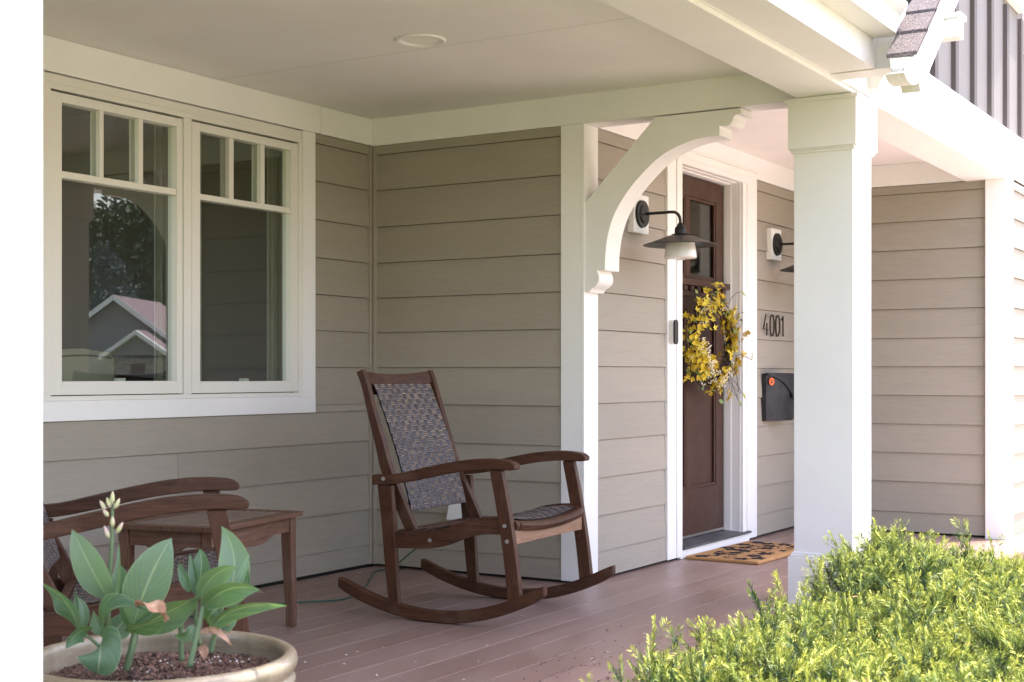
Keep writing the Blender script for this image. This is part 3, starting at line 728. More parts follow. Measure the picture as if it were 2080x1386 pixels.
    for i in range(k):
        a = i*4
        for q in range(4): fs.append((a+q, a+(q+1) % 4, a+4+(q+1) % 4, a+4+q))
    fs += [(0, 1, 2, 3), tuple(k*4+q for q in range(4))]
    m.add(vs, fs); o = m.build('front_board', CHAIRL, t, bevel=0.002); o['label'] = 'paler unstained front board'
    MB().box(-0.303, 0.303, 0.262, 0.284, 0.29, 0.345).build('rear_board', CHAIRW, t, bevel=0.002)
    MB().box(-0.247, 0.247, 0.20, 0.225, 0.315, 0.35).build('rear_board', CHAIRW, t, bevel=0.002)
    return t
def copy_tree(o, parent=None):
    c = o.copy(); C.objects.link(c); c.parent = parent
    for ch in list(o.children): copy_tree(ch, c)
    return c
ch1 = make_chair(); ch1.location = (4.745, 3.003, 0.0); ch1.rotation_euler = (0, 0, R(3.5))
ch1['label'] = 'dark wooden rocking chair with woven wicker back, standing whole in the middle of the porch'
ch2 = make_chair(False); ch2.location = (2.82, 2.964, 0.0); ch2.rotation_euler = (0, 0, R(45))
ch2['label'] = 'dark wooden armchair with woven seat cut off at the left, behind the potted plant'

# side table
Rr = Vector((4.107, 3.457, 0)); th = R(12); TW, TD = 0.64, 0.42
e1 = Vector((math.cos(th), math.sin(th), 0)); e2 = Vector((-math.sin(th), math.cos(th), 0))
tc_ = Rr-e1*TW/2+e2*TD/2
tb = thing('side_table', 'low slatted wooden side table against the window wall between the armchair and the rocking chair', 'side table', (tc_.x, tc_.y, 0), th)
m = MB(); hw, hd = TW/2, TD/2; zt0, zt1 = 0.421, 0.44
m.box(-hw, hw, -hd, -hd+0.05, zt0, zt1); m.box(-hw, hw, hd-0.05, hd, zt0, zt1); m.box(-hw, -hw+0.05, -hd+0.0505, hd-0.0505, zt0, zt1); m.box(hw-0.05, hw, -hd+0.0505, hd-0.0505, zt0, zt1)
m.build('table_frame', TABLEW, tb, bevel=0.0025)
m = MB(); nsl = 9; sw = (TD-0.101)/nsl
for i in range(nsl): m.box(-hw+0.052, hw-0.052, -hd+0.052+i*sw, -hd+0.052+(i+1)*sw-0.008, zt0+0.003, zt1-0.0015)
m.build('slatted_top', TABLET, tb, bevel=0.0015)
for sx in (-1, 1):
    for sy in (-1, 1):
        x0 = sx*(hw-0.02); x1 = x0-sx*0.042; y0 = sy*(hd-0.02); y1 = y0-sy*0.042
        m = MB(); zs = [(0.4205, 0), (0.33, 0.0), (0.22, 0.001), (0.12, 0.003), (0.05, 0.004), (0.0, 0.002)]; vs = []
        for z, o_ in zs:
            tp_ = 0.0 if z > 0.3 else 0.010*(0.3-z)/0.3
            vs += [(x0+sx*o_, y0+sy*o_, z), (x1+sx*(o_+tp_), y0+sy*o_, z), (x1+sx*(o_+tp_), y1+sy*(o_+tp_), z), (x0+sx*o_, y1+sy*(o_+tp_), z)]
        fs = [(0, 1, 2, 3), tuple(len(zs)*4-4+q for q in range(4))]
        for i in range(len(zs)-1):
            for q in range(4): fs.append((i*4+q, i*4+(q+1) % 4, i*4+4+(q+1) % 4, i*4+4+q))
        m.add(vs, fs); m.build('leg', TABLEW, tb, bevel=0.003)
def apron(L_):   # polygon in (u, z): drop in the centre with small steps
    h = L_/2
    pts = [(-h, 0.42), (h, 0.42), (h, 0.365)]
    pts += [(h*0.55, 0.366), (h*0.50, 0.361), (h*0.46, 0.361), (h*0.36, 0.349), (h*0.2, 0.342), (0, 0.340), (-h*0.2, 0.342), (-h*0.36, 0.349), (-h*0.46, 0.361), (-h*0.50, 0.361), (-h*0.55, 0.366), (-h, 0.365)]
    return pts
for s_ in (-1, 1):
    MB().prism(apron(TW-0.13), 'y', *sorted((s_*(hd-0.026), s_*(hd-0.045)))).build('apron', TABLEW, tb)
    MB().prism(apron(TD-0.13), 'x', *sorted((s_*(hw-0.026), s_*(hw-0.045)))).build('apron', TABLEW, tb)

# ---------------- planter with canna
POTM = mat('glazed khaki stoneware', (0.36, 0.29, 0.17), 0.28, 0.5)
v = coords(POTM, 'Object', (1, 1, 5)); g = noise(POTM, v, 5, 6, 0.65); g2 = noise(POTM, coords(POTM, 'Object', (6, 6, 1)), 4, 5, 0.6)
c0 = ramp(POTM, g, [(0.3, (0.13, 0.10, 0.06)), (0.5, (0.26, 0.22, 0.15)), (0.72, (0.40, 0.355, 0.27))])
c1 = mix(POTM, ramp(POTM, g2, [(0.45, (0,)*3), (0.7, (0.5,)*3)]), c0, (0.13, 0.10, 0.055)); L(POTM, c1, BS(POTM).inputs['Base Color'])
L(POTM, ramp(POTM, g, [(0.3, (0.45,)*3), (0.7, (0.22,)*3)]), BS(POTM).inputs['Roughness']); bump(POTM, g2, 0.15, 0.002)
PC = Vector((1.982, 2.038, 0))
pot = thing('planter_pot', 'large glazed khaki ceramic pot with a rolled rim, beside the left white post', 'plant pot', tuple(PC))
prof = [(0.17, 0.0), (0.185, 0.004), (0.225, 0.08), (0.255, 0.18), (0.266, 0.26), (0.265, 0.305), (0.256, 0.322), (0.254, 0.330), (0.262, 0.338), (0.268, 0.347), (0.266, 0.356), (0.261, 0.361), (0.264, 0.368), (0.270, 0.378), (0.272, 0.390), (0.268, 0.401), (0.258, 0.407), (0.249, 0.405), (0.244, 0.397), (0.243, 0.38), (0.243, 0.30)]
MB().lathe(smooth_poly(prof, 2), 72).build('pot_body', POTM, pot, smooth=True)
SOIL = mat('potting soil', (0.06, 0.035, 0.025), 0.95)
v = coords(SOIL, 'Object'); vo = N(SOIL, 'ShaderNodeTexVoronoi'); vo.inputs['Scale'].default_value = 160; L(SOIL, v, vo.inputs['Vector'])
L(SOIL, ramp(SOIL, vo.outputs['Color'], [(0.2, (0.03, 0.018, 0.014)), (0.55, (0.10, 0.055, 0.04)), (0.8, (0.2, 0.12, 0.085))]), BS(SOIL).inputs['Base Color'])
m = MB(); n = 44; rng = np.random.RandomState(3)
rows = 12
for i in range(rows+1):
    for j in range(n):
        r = 0.2445*i/rows; a = 2*math.pi*j/n
        m.v.append((r*math.cos(a), r*math.sin(a), 0.358+rng.uniform(-0.006, 0.006)+0.006*math.cos(5*r*10+a*2)))
for i in range(rows):
    for j in range(n): m.f.append([i*n+j, i*n+(j+1) % n, (i+1)*n+(j+1) % n, (i+1)*n+j]); m.m.append(0)
soil = m.build('soil', SOIL, pot, smooth=True)
def crumbs(name, mt, cnt, r0, r1, parent, rad=0.225, clus=None):
    m = MB()
    for _ in range(cnt):
        if clus: cx, cy = random.choice(clus); x = cx+random.gauss(0, 0.022); y = cy+random.gauss(0, 0.022)
        else: r = rad*math.sqrt(random.random()); a = random.random()*6.283; x, y = r*math.cos(a), r*math.sin(a)
        if math.hypot(x, y) > 0.235: continue
        s = random.uniform(r0, r1); z = 0.362+s*0.3; q = Matrix.Rotation(random.random()*6, 3, Vector((random.random(), random.random(), 1)).normalized())
        vs = [Vector(p)*s*random.uniform(.6, 1.2) for p in ((1, 0, 0), (-1, 0, 0), (0, 1, 0), (0, -1, 0), (0, 0, .8), (0, 0, -.8))]
        m.add([tuple(q @ p+Vector((x, y, z))) for p in vs], [(0, 2, 4), (2, 1, 4), (1, 3, 4), (3, 0, 4), (2, 0, 5), (1, 2, 5), (3, 1, 5), (0, 3, 5)])
    o = m.build(name, mt, parent); o['kind'] = 'stuff'; return o
crumbs('bark_bits', SOIL, 900, 0.002, 0.006, soil)
PERL = mat('perlite', (0.75, 0.73, 0.72), 0.8)
crumbs('perlite', PERL, 130, 0.0014, 0.0035, soil, clus=[(0.17, 0.02), (-0.02, -0.06), (-0.10, -0.02), (0.1, 0.06), (0.0, 0.1), (-0.05, -0.12), (0.19, -0.03)])

LEAF = mat('canna leaf', (0.09, 0.2, 0.09), 0.5, 0.45)
at_ = N(LEAF, 'ShaderNodeAttribute', attribute_name='leafco')  # x = across -1..1, y = along
sx_ = N(LEAF, 'ShaderNodeSeparateXYZ'); L(LEAF, at_.outputs['Vector'], sx_.inputs[0])
ab = N(LEAF, 'ShaderNodeMath', operation='ABSOLUTE'); L(LEAF, sx_.outputs[0], ab.inputs[0])
cmb = N(LEAF, 'ShaderNodeCombineXYZ'); 
ad = N(LEAF, 'ShaderNodeMath', operation='MULTIPLY_ADD'); L(LEAF, ab.outputs[0], ad.inputs[0]); ad.inputs[1].default_value = -0.55; L(LEAF, sx_.outputs[1], ad.inputs[2])
wv = N(LEAF, 'ShaderNodeTexNoise'); cm = N(LEAF, 'ShaderNodeCombineXYZ'); L(LEAF, ad.outputs[0], cm.inputs[0]); L(LEAF, sx_.outputs[2], cm.inputs[1]); wv.inputs['Scale'].default_value = 16; wv.inputs['Detail'].default_value = 3; L(LEAF, cm.outputs[0], wv.inputs['Vector'])
oi = N(LEAF, 'ShaderNodeObjectInfo')
base = ramp(LEAF, oi.outputs['Random'], [(0, (0.050, 0.115, 0.068)), (0.5, (0.10, 0.18, 0.115)), (1, (0.20, 0.29, 0.21))])
c1 = mix(LEAF, ramp(LEAF, wv.outputs['Fac'], [(0.38, (0.0,)*3), (0.62, (0.55,)*3)]), base, (0.17, 0.30, 0.13))
c2 = mix(LEAF, ramp(LEAF, ab.outputs[0], [(0.0, (0.75,)*3), (0.07, (0.0,)*3), (0.955, (0.0,)*3), (1.0, (0.9,)*3)]), c1, (0.42, 0.50, 0.30))
sp_n = noise(LEAF, coords(LEAF), 95, 3, 0.6); c2 = mix(LEAF, ramp(LEAF, sp_n, [(0.70, (0,)*3), (0.76, (0.6,)*3)]), c2, (0.20, 0.14, 0.06))
du_n = noise(LEAF, coords(LEAF), 22, 5, 0.7); c2 = mix(LEAF, ramp(LEAF, du_n, [(0.45, (0,)*3), (0.75, (0.30,)*3)]), c2, (0.24, 0.31, 0.24))
L(LEAF, c2, BS(LEAF).inputs['Base Color']); BS(LEAF).inputs['Coat Weight'].default_value = 0.03
# light passing through the blade
tl = N(LEAF, 'ShaderNodeBsdfTranslucent'); mxs = N(LEAF, 'ShaderNodeMixShader'); mxs.inputs[0].default_value = 0.3
L(LEAF, mix(LEAF, 1.0, c2, (1.3, 1.5, 0.6), 'MULTIPLY'), tl.inputs[0]); out = LEAF.node_tree.nodes['Material Output']
L(LEAF, BS(LEAF).outputs[0], mxs.inputs[1]); L(LEAF, tl.outputs[0], mxs.inputs[2]); L(LEAF, mxs.outputs[0], out.inputs[0])
bump(LEAF, wv.outputs['Fac'], 0.25, 0.0015)
BROWNL = mat('withered leaf', (0.42, 0.24, 0.15), 0.7); 
L(BROWNL, ramp(BROWNL, noise(BROWNL, coords(BROWNL), 60, 4), [(0.3, (0.20, 0.09, 0.05)), (0.6, (0.50, 0.30, 0.20)), (0.8, (0.66, 0.48, 0.36))]), BS(BROWNL).inputs['Base Color'])
STEM = mat('canna stem', (0.12, 0.18, 0.085), 0.5)
BUD = mat('canna bud', (0.55, 0.52, 0.28), 0.5); L(BUD, ramp(BUD, noise(BUD, coords(BUD), 45, 3), [(0.4, (0.50, 0.52, 0.26)), (0.6, (0.62, 0.45, 0.42))]), BS(BUD).inputs['Base Color'])

VIEWR = Vector((_s, -_c, 0)); VIEWF = Vector((_c, _s, 0))
def zp(a, b, d): return at_d(60+a/3.413, 980+b/3.413, d)
def leaf(parent, base, mid, tip, width, face=0.0, fold=0.18, mt=None, shape='leaf', wave=0.0, name='leaf', edge_tilt=0.0):
    """leaf blade along a quadratic curve; face = rotation about its own axis (0 = blade square to the street)"""
    b, q, t_ = Vector(base), Vector(mid), Vector(tip); c_ = q*2-(b+t_)/2
    nL, nW = 22, 10; vs = []; co = []; ph = random.random()*6
    for i in range(nL+1):
        s = i/nL; p = b*(1-s)**2+c_*2*s*(1-s)+t_*s*s; tan = ((c_-b)*(1-s)+(t_-c_)*s).normalized()
        side = tan.cross(VIEWF).normalized(); nr = side.cross(tan).normalized()
        ang = face+edge_tilt*s; side2 = side*math.cos(ang)+nr*math.sin(ang); nr2 = nr*math.cos(ang)-side*math.sin(ang)
        if shape == 'leaf': w_ = math.sin(math.pi*min(1, (s*0.985+0.015))**0.82)**0.85*(1 if s < 0.9 else max(0.02, 1-(s-0.9)*2.2*1.0))
        elif shape == 'heart': w_ = min(1, 0.55+s*2.2)*math.sqrt(max(0, 1-s**3.2))
        else: w_ = math.sin(math.pi*(0.12+0.88*s))**0.7
        w_ = max(w_, 0.02)
        for j in range(nW+1):
            u = -1+2*j/nW
            h = (fold+0.12)*abs(u)**1.2*width*0.5*w_+(wave+0.03)*width*math.sin(s*8+ph+(2 if u > 0 else 0))*abs(u)**2
            vs.append(p+side2*(u*width/2*w_)-nr2*h); co.append((u, s*1.0, ph))
    fs = [(i*(nW+1)+j, i*(nW+1)+j+1, (i+1)*(nW+1)+j+1, (i+1)*(nW+1)+j) for i in range(nL) for j in range(nW)]
    inv = parent.matrix_world.inverted() if False else None
    off = Vector(parent.location)
    m = MB(); m.add([tuple(v_-off) for v_ in vs], fs)
    o = m.build(name, mt or LEAF, parent, smooth=True, fix=False)
    a_ = o.data.attributes.new('leafco', 'FLOAT_VECTOR', 'POINT'); a_.data.foreach_set('vector', np.array(co, np.float32).ravel())
    return o
def stem(parent, pts, r, mt=STEM, name='stem'):
    off = Vector(parent.location); k = smooth_poly([tuple(p) for p in pts], 5)
    rr = [0.82*lerp(r[0], r[1], i/(len(k)-1)) for i in range(len(k))]
    return MB().tube([Vector(p)-off for p in k], rr, 10).build(name, mt, parent, smooth=True)
D = 2.72
p1 = thing('canna_plant', 'tall canna with a budding flower spike on the left of the pot', 'plant', (1.86, 2.07, 0.355), group='canna plants in the pot')
stem(p1, [zp(515, 1190, D), zp(540, 980, D), zp(548, 700, D), zp(570, 430, D), zp(575, 120, D)], (0.0085, 0.003))
leaf(p1, zp(540, 800, D), zp(420, 580, D-0.03), zp(298, 328, D-0.02), 0.068, 0.15, 0.1, wave=0.01)
leaf(p1, zp(560, 850, D), zp(610, 700, D-.01), zp(620, 400, D+0.01), 0.016, 0.2, 0.5)
leaf(p1, zp(560, 850, D+.02), zp(625, 700, D+.02), zp(600, 555, D+0.04), 0.036, -0.3, 0.3)
leaf(p1, zp(515, 1060, D-.02), zp(570, 880, D-.08), zp(800, 880, D-0.12), 0.050, 0.95, 0.4, wave=0.05)
leaf(p1, zp(740, 860, D-.115), zp(850, 870, D-.12), zp(948, 962, D-0.12), 0.022, 1.1, 0.9, mt=BROWNL, wave=0.5, name='withered_leaf_tip')
leaf(p1, zp(520, 1060, D), zp(470, 980, D), zp(440, 890, D+0.03), 0.03, 0.3, 0.3)
leaf(p1, zp(560, 1080, D+.03), zp(620, 1000, D+.04), zp(700, 900, D+0.06), 0.05, -0.4, 0.2)
leaf(p1, zp(500, 1100, D-.06), zp(488, 1195, D-.105), zp(476, 1330, D-0.10), 0.094, -0.1, 0.0, shape='heart', wave=-0.025)
leaf(p1, zp(345, 1030, D-.05), zp(330, 900, D-.04), zp(322, 735, D-0.04), 0.012, 0.0, 0.6)
leaf(p1, zp(335, 1030, D-.04), zp(250, 830, D-.08), zp(70, 700, D-0.05), 0.045, 0.5, 0.3, wave=0.05)
leaf(p1, zp(360, 1020, D-.03), zp(372, 900, D-.03), zp(330, 790, D-0.02), 0.022, -0.5, 0.3)
leaf(p1, zp(430, 1020, D-.08), zp(340, 1040, D-.10), zp(255, 1150, D-0.12), 0.046, 0.9, 0.3, wave=0.04)
stem(p1, [zp(500, 1150, D-.02), zp(430, 1090, D-.03), zp(345, 1025, D-.04)], (0.005, 0.003))
sp = MB(); off = Vector(p1.location)
for (a, b, an, ln) in ((572, 130, 0.05, 0.026), (560, 150, -0.35, 0.02), (590, 160, 0.45, 0.022), (525, 165, -0.55, 0.020), (545, 215, -0.6, 0.018), (575, 285, 0.0, 0.020), (605, 330, 0.5, 0.024), (550, 365, -0.35, 0.026)):
    p0 = zp(a, b+22, D-.005); dr = VIEWR*math.sin(an)+Vector((0, 0, 1))*math.cos(an)
    sp.tube([p0-off, p0+dr*ln*0.3-off, p0+dr*ln*0.7-off, p0+dr*ln-off], [0.002, 0.0048, 0.0036, 0.001], 8)
sp.build('flower_bud_spike', BUD, p1, smooth=True)
p2 = thing('canna_plant', 'broad-leaved canna shoot in the middle of the pot with one big upright leaf', 'plant', (1.93, 2.02, 0.355), group='canna plants in the pot')
stem(p2, [zp(670, 1300, D-.05), zp(705, 1170, D-.05), zp(735, 1040, D-.04)], (0.008, 0.009))
leaf(p2, zp(720, 990, D-.04), zp(840, 650, D-.06), zp(985, 388, D-0.05), 0.084, -0.15, 0.12, wave=0.015)
leaf(p2, zp(700, 1020, D), zp(680, 850, D), zp(720, 700, D+0.02), 0.03, 0.5, 0.3)
leaf(p2, zp(690, 1040, D-.02), zp(960, 900, D-.03), zp(1185, 785, D-0.05), 0.075, -0.75, 0.2, wave=0.02)
leaf(p2, zp(680, 1030, D-.06), zp(820, 980, D-.10), zp(960, 940, D-0.11), 0.052, -0.9, 0.3)
leaf(p2, zp(730, 1000, D+.05), zp(800, 840, D+.06), zp(920, 850, D+0.09), 0.055, 0.9, 0.2)
leaf(p2, zp(1130, 990, D-.02), zp(1090, 1060, D-.03), zp(1000, 1060, D-0.02), 0.03, 0.6, 0.3)
p3 = thing('canna_plant', 'cluster of canna shoots on the right side of the pot', 'plant', (2.03, 1.99, 0.355), group='canna plants in the pot')
stem(p3, [zp(1110, 1280, D-.06), zp(1160, 1050, D-.05), zp(1215, 800, D-.03)], (0.0075, 0.0055))
stem(p3, [zp(1055, 1240, D), zp(1050, 1050, D), zp(1060, 880, D)], (0.007, 0.005))
stem(p3, [zp(1255, 1180, D), zp(1285, 1050, D), zp(1340, 850, D)], (0.007, 0.005))
stem(p3, [zp(1180, 1130, D+.03), zp(1150, 950, D+.03), zp(1160, 760, D+.02)], (0.006, 0.004))
leaf(p3, zp(1160, 780, D+.02), zp(1190, 600, D+.02), zp(1180, 460, D+0.03), 0.040, 0.1, 0.2)
leaf(p3, zp(1150, 780, D+.01), zp(1140, 640, D+.01), zp(1112, 498, D+0.03), 0.020, 0.1, 0.5)
leaf(p3, zp(1110, 760, D), zp(1075, 660, D), zp(1035, 555, D+0.02), 0.020, 0.1, 0.4)
leaf(p3, zp(1175, 800, D-.02), zp(1290, 640, D-.05), zp(1438, 590, D-0.08), 0.046, -0.55, 0.25)
leaf(p3, zp(1215, 870, D-.03), zp(1380, 740, D-.08), zp(1595, 750, D-0.10), 0.058, -0.55, 0.35)
leaf(p3, zp(1350, 850, D), zp(1420, 560, D+.02), zp(1332, 305, D+0.02), 0.062, -0.1, 0.15)
leaf(p3, zp(1390, 800, D-.01), zp(1470, 650, D-.01), zp(1524, 490, D+0.0), 0.018, 0.1, 0.4)
leaf(p3, zp(1350, 860, D-.01), zp(1490, 760, D-.01), zp(1500, 560, D+0.02), 0.028, 0.6, 0.3)
leaf(p3, zp(1250, 1040, D-.02), zp(1440, 880, D-.06), zp(1785, 857, D-0.12), 0.040, -0.7, 0.3)
leaf(p3, zp(1280, 1030, D), zp(1370, 960, D), zp(1440, 850, D+0.02), 0.034, -0.2, 0.3)
leaf(p3, zp(1230, 960, D+.02), zp(1270, 900, D), zp(1340, 850, D+0.02), 0.04, 0.2, 0.3)
leaf(p3, zp(1180, 1040, D-.03), zp(1300, 1040, D-.03), zp(1410, 1145, D-0.03), 0.013, 0.5, 0.4, mt=BROWNL, wave=0.15, name='withered_leaf')
leaf(p3, zp(1270, 1010, D), zp(1350, 1005, D), zp(1385, 1060, D), 0.020, 0.3, 0.4, mt=BROWNL, wave=0.15, name='withered_leaf')
leaf(p3, zp(1190, 1130, D-.02), zp(1210, 1180, D-.04), zp(1205, 1240, D-.06), 0.018, 0.5, 0.4, mt=BROWNL, wave=0.1, name='withered_leaf')

# ---------------- wall lanterns
def make_lantern(loc, label):
    t = thing('wall_lantern', label, 'wall lamp', loc, 0, 'black barn wall lanterns by the door')
    MB().box(-0.082, 0.082, -0.030, 0.012, -0.094, 0.094).build('mounting_block', WHITE, t, bevel=0.002)
    MB().lathe([(0, 0.032), (0.012, 0.030), (0.045, 0.022), (0.05, 0.014), (0.066, 0.012), (0.069, 0.0)], 40, (0, -0.0302, 0.0), a=(0, -1, 0)).build('backplate', BLACK, t, smooth='auto')
    pts = [(0, -0.055, 0), (0, -0.14, 0), (0, -0.198, 0), (0, -0.217, -0.006), (0, -0.23, -0.018), (0, -0.237, -0.037), (0, -0.2385, -0.062)]
    MB().tube(smooth_poly(pts, 3), 0.0075, 14).build('arm', BLACK, t, smooth=True)
    z0 = -0.115
    MB().lathe([(0.008, 0.0525), (0.014, 0.045), (0.018, 0.035), (0.026, 0.028), (0.028, 0.018), (0.028, 0.0), (0.042, -0.004), (0.044, -0.007), (0.01, -0.009)], 32, (0, -0.2385, z0+0.009)).build('socket_cap', BLACK, t, smooth='auto')
    MB().lathe([(0.04, 0.0), (0.062, -0.004), (0.1, -0.018), (0.150, -0.037), (0.178, -0.046), (0.180, -0.049), (0.175, -0.050), (0.148, -0.042), (0.1, -0.023), (0.06, -0.009), (0.04, -0.006)], 56, (0, -0.2385, z0)).build('lamp_shade', BLACK, t, smooth='auto')
    g_ = MB().lathe([(0.0, -0.03), (0.068, -0.03), (0.072, -0.05), (0.079, -0.100), (0.0785, -0.107), (0.073, -0.112), (0.04, -0.1155), (0.022, -0.1165), (0.018, -0.12), (0.0, -0.121)], 40, (0, -0.2385, z0))
    g_.build('glass_globe', OPAL, t, smooth='auto'); return t
make_lantern((6.115, DY-0.012, 1.752), 'black barn wall lantern with white glass globe, under the arch left of the door')
make_lantern((7.962, DY-0.012, 1.752), 'black barn wall lantern half hidden by the front column, above the house number')

# ---------------- doorbell
db = thing('doorbell', 'small white and black video doorbell on the left door casing', 'doorbell', (6.487, DY-0.024, 1.183))
MB().prism([(0.022*math.cos(a)*1.0, (0.042 if math.sin(a) > 0 else -0.042)+0.022*math.sin(a)) for a in [2*math.pi*i/28 for i in range(28)]], 'y', -0.026, 0.0).build('bell_case', mat('white plastic', (0.75, 0.74, 0.72), 0.4), db, bevel=0.002)
MB().prism([(0.0215*math.cos(a)*1.0, (0.042 if math.sin(a) > 0 else -0.042)+0.0215*math.sin(a)) for a in [2*math.pi*i/28 for i in range(28)]], 'y', -0.036, -0.0261).build('front_plate', mat('black plastic', (0.02, 0.022, 0.022), 0.3), db, bevel=0.002)

# ---------------- house number 4001 (bent flat strip figures)
hn = thing('house_number', 'dark metal house number 4001 on the siding right of the door', 'house number', (7.955, DY-0.026, 1.262))
NUMM = mat('dark bronze metal', (0.055, 0.045, 0.035), 0.4, 0.5, 0.5)
def strip(pts, w_=0.008, closed=False):
    m = MB(); P_ = [Vector((p[0], p[1])) for p in pts]; k = len(P_)
    Lp, Rp = [], []
    for i in range(k):
        a = P_[(i-1) % k] if (closed or i > 0) else P_[i]; b = P_[(i+1) % k] if (closed or i < k-1) else P_[i]
        t_ = (b-a).normalized(); nn_ = Vector((-t_.y, t_.x)); Lp.append(P_[i]+nn_*w_/2); Rp.append(P_[i]-nn_*w_/2)
    vs = [(p.x, y, p.y) for y in (0, -0.008) for p in Lp+Rp]; o = 2*k; fs = []
    for i in range(k if closed else k-1):
        j = (i+1) % k
        fs += [(i, j, k+j, k+i), (o+i, o+k+i, o+k+j, o+j), (i, o+i, o+j, j), (k+i, k+j, o+k+j, o+k+i)]
    if not closed: fs += [(0, k, o+k, o), (k-1, o+k-1, o+2*k-1, 2*k-1)]
    m.add(vs, fs); return m
H_ = 0.063
def digit(ch, x):
    if ch == '0': m = strip([(x+0.034*math.cos(a), H_*math.sin(a)) for a in [2*math.pi*i/28 for i in range(28)]], 0.0085, True)
    elif ch == '1': m = strip([(x-0.022, H_-0.026), (x+0.006, H_-0.002), (x+0.006, -H_)], 0.0085)
    else:
        m = strip([(x+0.004, H_), (x-0.036, -0.026), (x+0.038, -0.026)], 0.008)
        b = strip([(x+0.016, 0.012), (x+0.016, -H_)], 0.0078); m.add([(p[0], p[1]-0.0006, p[2]) for p in b.v], b.f)
    o = m.build('digit', NUMM, hn, bevel=0.0008)
    for zz in (-0.04, 0.04): pass
    return o
for ch, x in zip('4001', (-0.143, -0.038, 0.055, 0.142)): digit(ch, x)

# ---------------- mailbox
mb_ = thing('mailbox', 'dark grey curved metal wall mailbox with an orange paw sticker', 'mailbox', (7.79, DY-0.018, 0.83))
IRON = mat('dark grey galvanised iron', (0.045, 0.045, 0.05), 0.45, 0.5, 0.45)
L(IRON, ramp(IRON, noise(IRON, coords(IRON), 9, 6, 0.65), [(0.3, (0.018, 0.018, 0.021)), (0.75, (0.055, 0.055, 0.062))]), BS(IRON).inputs['Base Color'])
bw, bh = 0.315, 0.142
def dep(x): u = min(1, max(0, x/bw)); return 0.010+0.082*math.sin(math.pi*0.55*u)**1.1
def sheet(zl, zu, x0, x1, off, thick, name, back=None):
    k = 30; nz = 6; vs = []
    for i in range(k+1):
        x = lerp(x0, x1, i/k)
        for j in range(nz+1):
            z = lerp(zl(x), zu(x), j/nz); y = -(dep(x)+off); vs.append((x, y, z)); vs.append((x, (y+thick) if back is None else back, z))
    fs = []; w2 = 2*(nz+1)
    for i in range(k):
        for j in range(nz):
            a = i*w2+2*j; b = a+w2; fs += [(a, b, b+2, a+2), (a+1, a+3, b+3, b+1)]
        a = i*w2; b = a+w2; fs += [(a, a+1, b+1, b), (a+2*nz, b+2*nz, b+2*nz+1, a+2*nz+1)]
    for j in range(nz):
        a = 2*j; fs.append((a, a+2, a+3, a+1)); a = k*w2+2*j; fs.append((a, a+1, a+3, a+2))
    m = MB(); m.add(vs, fs); return m.build(name, IRON, mb_, smooth='auto')
def rcorner(x, r): d_ = max(0, x-(bw-r)); return r-math.sqrt(max(0, r*r-d_*d_))
sheet(lambda x: -bh+rcorner(x, 0.07), lambda x: bh-rcorner(x, 0.11), 0.0, bw, 0.0, 0, 'box_body', back=0.0)
sheet(lambda x: np.interp(x/bw, [0, .15, .3, .45, .6, .72, .80, .86, 1.0], [bh-0.010, bh-0.018, bh-0.034, bh-0.060, bh-0.098, bh-0.138, bh-0.155, bh-0.152, bh-0.125]), lambda x: bh+0.003-rcorner(min(x, bw-0.001), 0.11), -0.008, bw-0.001, 0.022, 0.010, 'flap')
sheet(lambda x: np.interp(x/bw, [0, .12, .25, .4, .52, .62, .70], [-bh+0.003, -bh+0.006, -0.112, -0.075, -0.035, 0.005, 0.035]), lambda x: np.interp(x/bw, [0, .15, .3, .45, .6, .70], [bh-0.008, bh-0.014, bh-0.028, bh-0.050, bh-0.085, 0.04]), 0.004, bw*0.70, 0.010, 0.008, 'front_leaf')
ORNG = mat('orange sticker', (0.85, 0.16, 0.04), 0.5)
st_ = MB().lathe([(0, 0.0008), (0.023, 0.0008), (0.023, 0)], 32, (0.038, -0.0435, 0.094), a=(-0.36, -1, 0)).build('sticker', ORNG, mb_)
m = MB()
def disc(cx, cz, rx, rz):
    cx, cz, rx, rz = cx*.62, cz*.62, rx*.62, rz*.62; m.add([(0.038+(cx+rx*math.cos(2*math.pi*i/14))*0.92-0.0012, -0.0435-0.0016-(cx+rx*math.cos(2*math.pi*i/14))*0.335, 0.094+cz+rz*math.sin(2*math.pi*i/14)) for i in range(14)], [tuple(range(14))])
disc(0, -0.010, 0.012, 0.009); disc(-0.017, 0.0, 0.0055, 0.007); disc(0.017, 0.0, 0.0055, 0.007); disc(-0.007, 0.014, 0.0055, 0.0075); disc(0.007, 0.014, 0.0055, 0.0075)
m.build('paw_print', mat('black ink', (0.02, 0.02, 0.02), 0.6), st_)

# ---------------- door mat
MATC = mat('coir mat', (0.42, 0.24, 0.11), 0.95, 0.1)
g = noise(MATC, coords(MATC), 220, 3, 0.7); gl = noise(MATC, coords(MATC), 8, 3)
L(MATC, mix(MATC, ramp(MATC, gl, [(0.3, (0,)*3), (0.7, (0.5,)*3)]), ramp(MATC, g, [(0.3, (0.33, 0.165, 0.06)), (0.7, (0.70, 0.43, 0.21))]), (0.42, 0.23, 0.10)), BS(MATC).inputs['Base Color']); bump(MATC, g, 1.0, 0.004)
c1_, c2_, c3_ = Vector((6.70, 2.99, 0)), Vector((6.606, 2.60, 0)), Vector((7.46, 2.985, 0))
dmt = thing('door_mat', 'tan coir doormat with dark blue flowers in front of the door', 'doormat', (7.02, 2.79, 0), R(-2))
MB().box(-0.40, 0.40, -0.215, 0.195, 0.001, 0.018).build('coir_pad', MATC, dmt, bevel=0.006, seg=3)
INK = mat('navy flower print', (0.022, 0.022, 0.03), 0.95, 0.1)
m = MB(); rnd = random.Random(5)
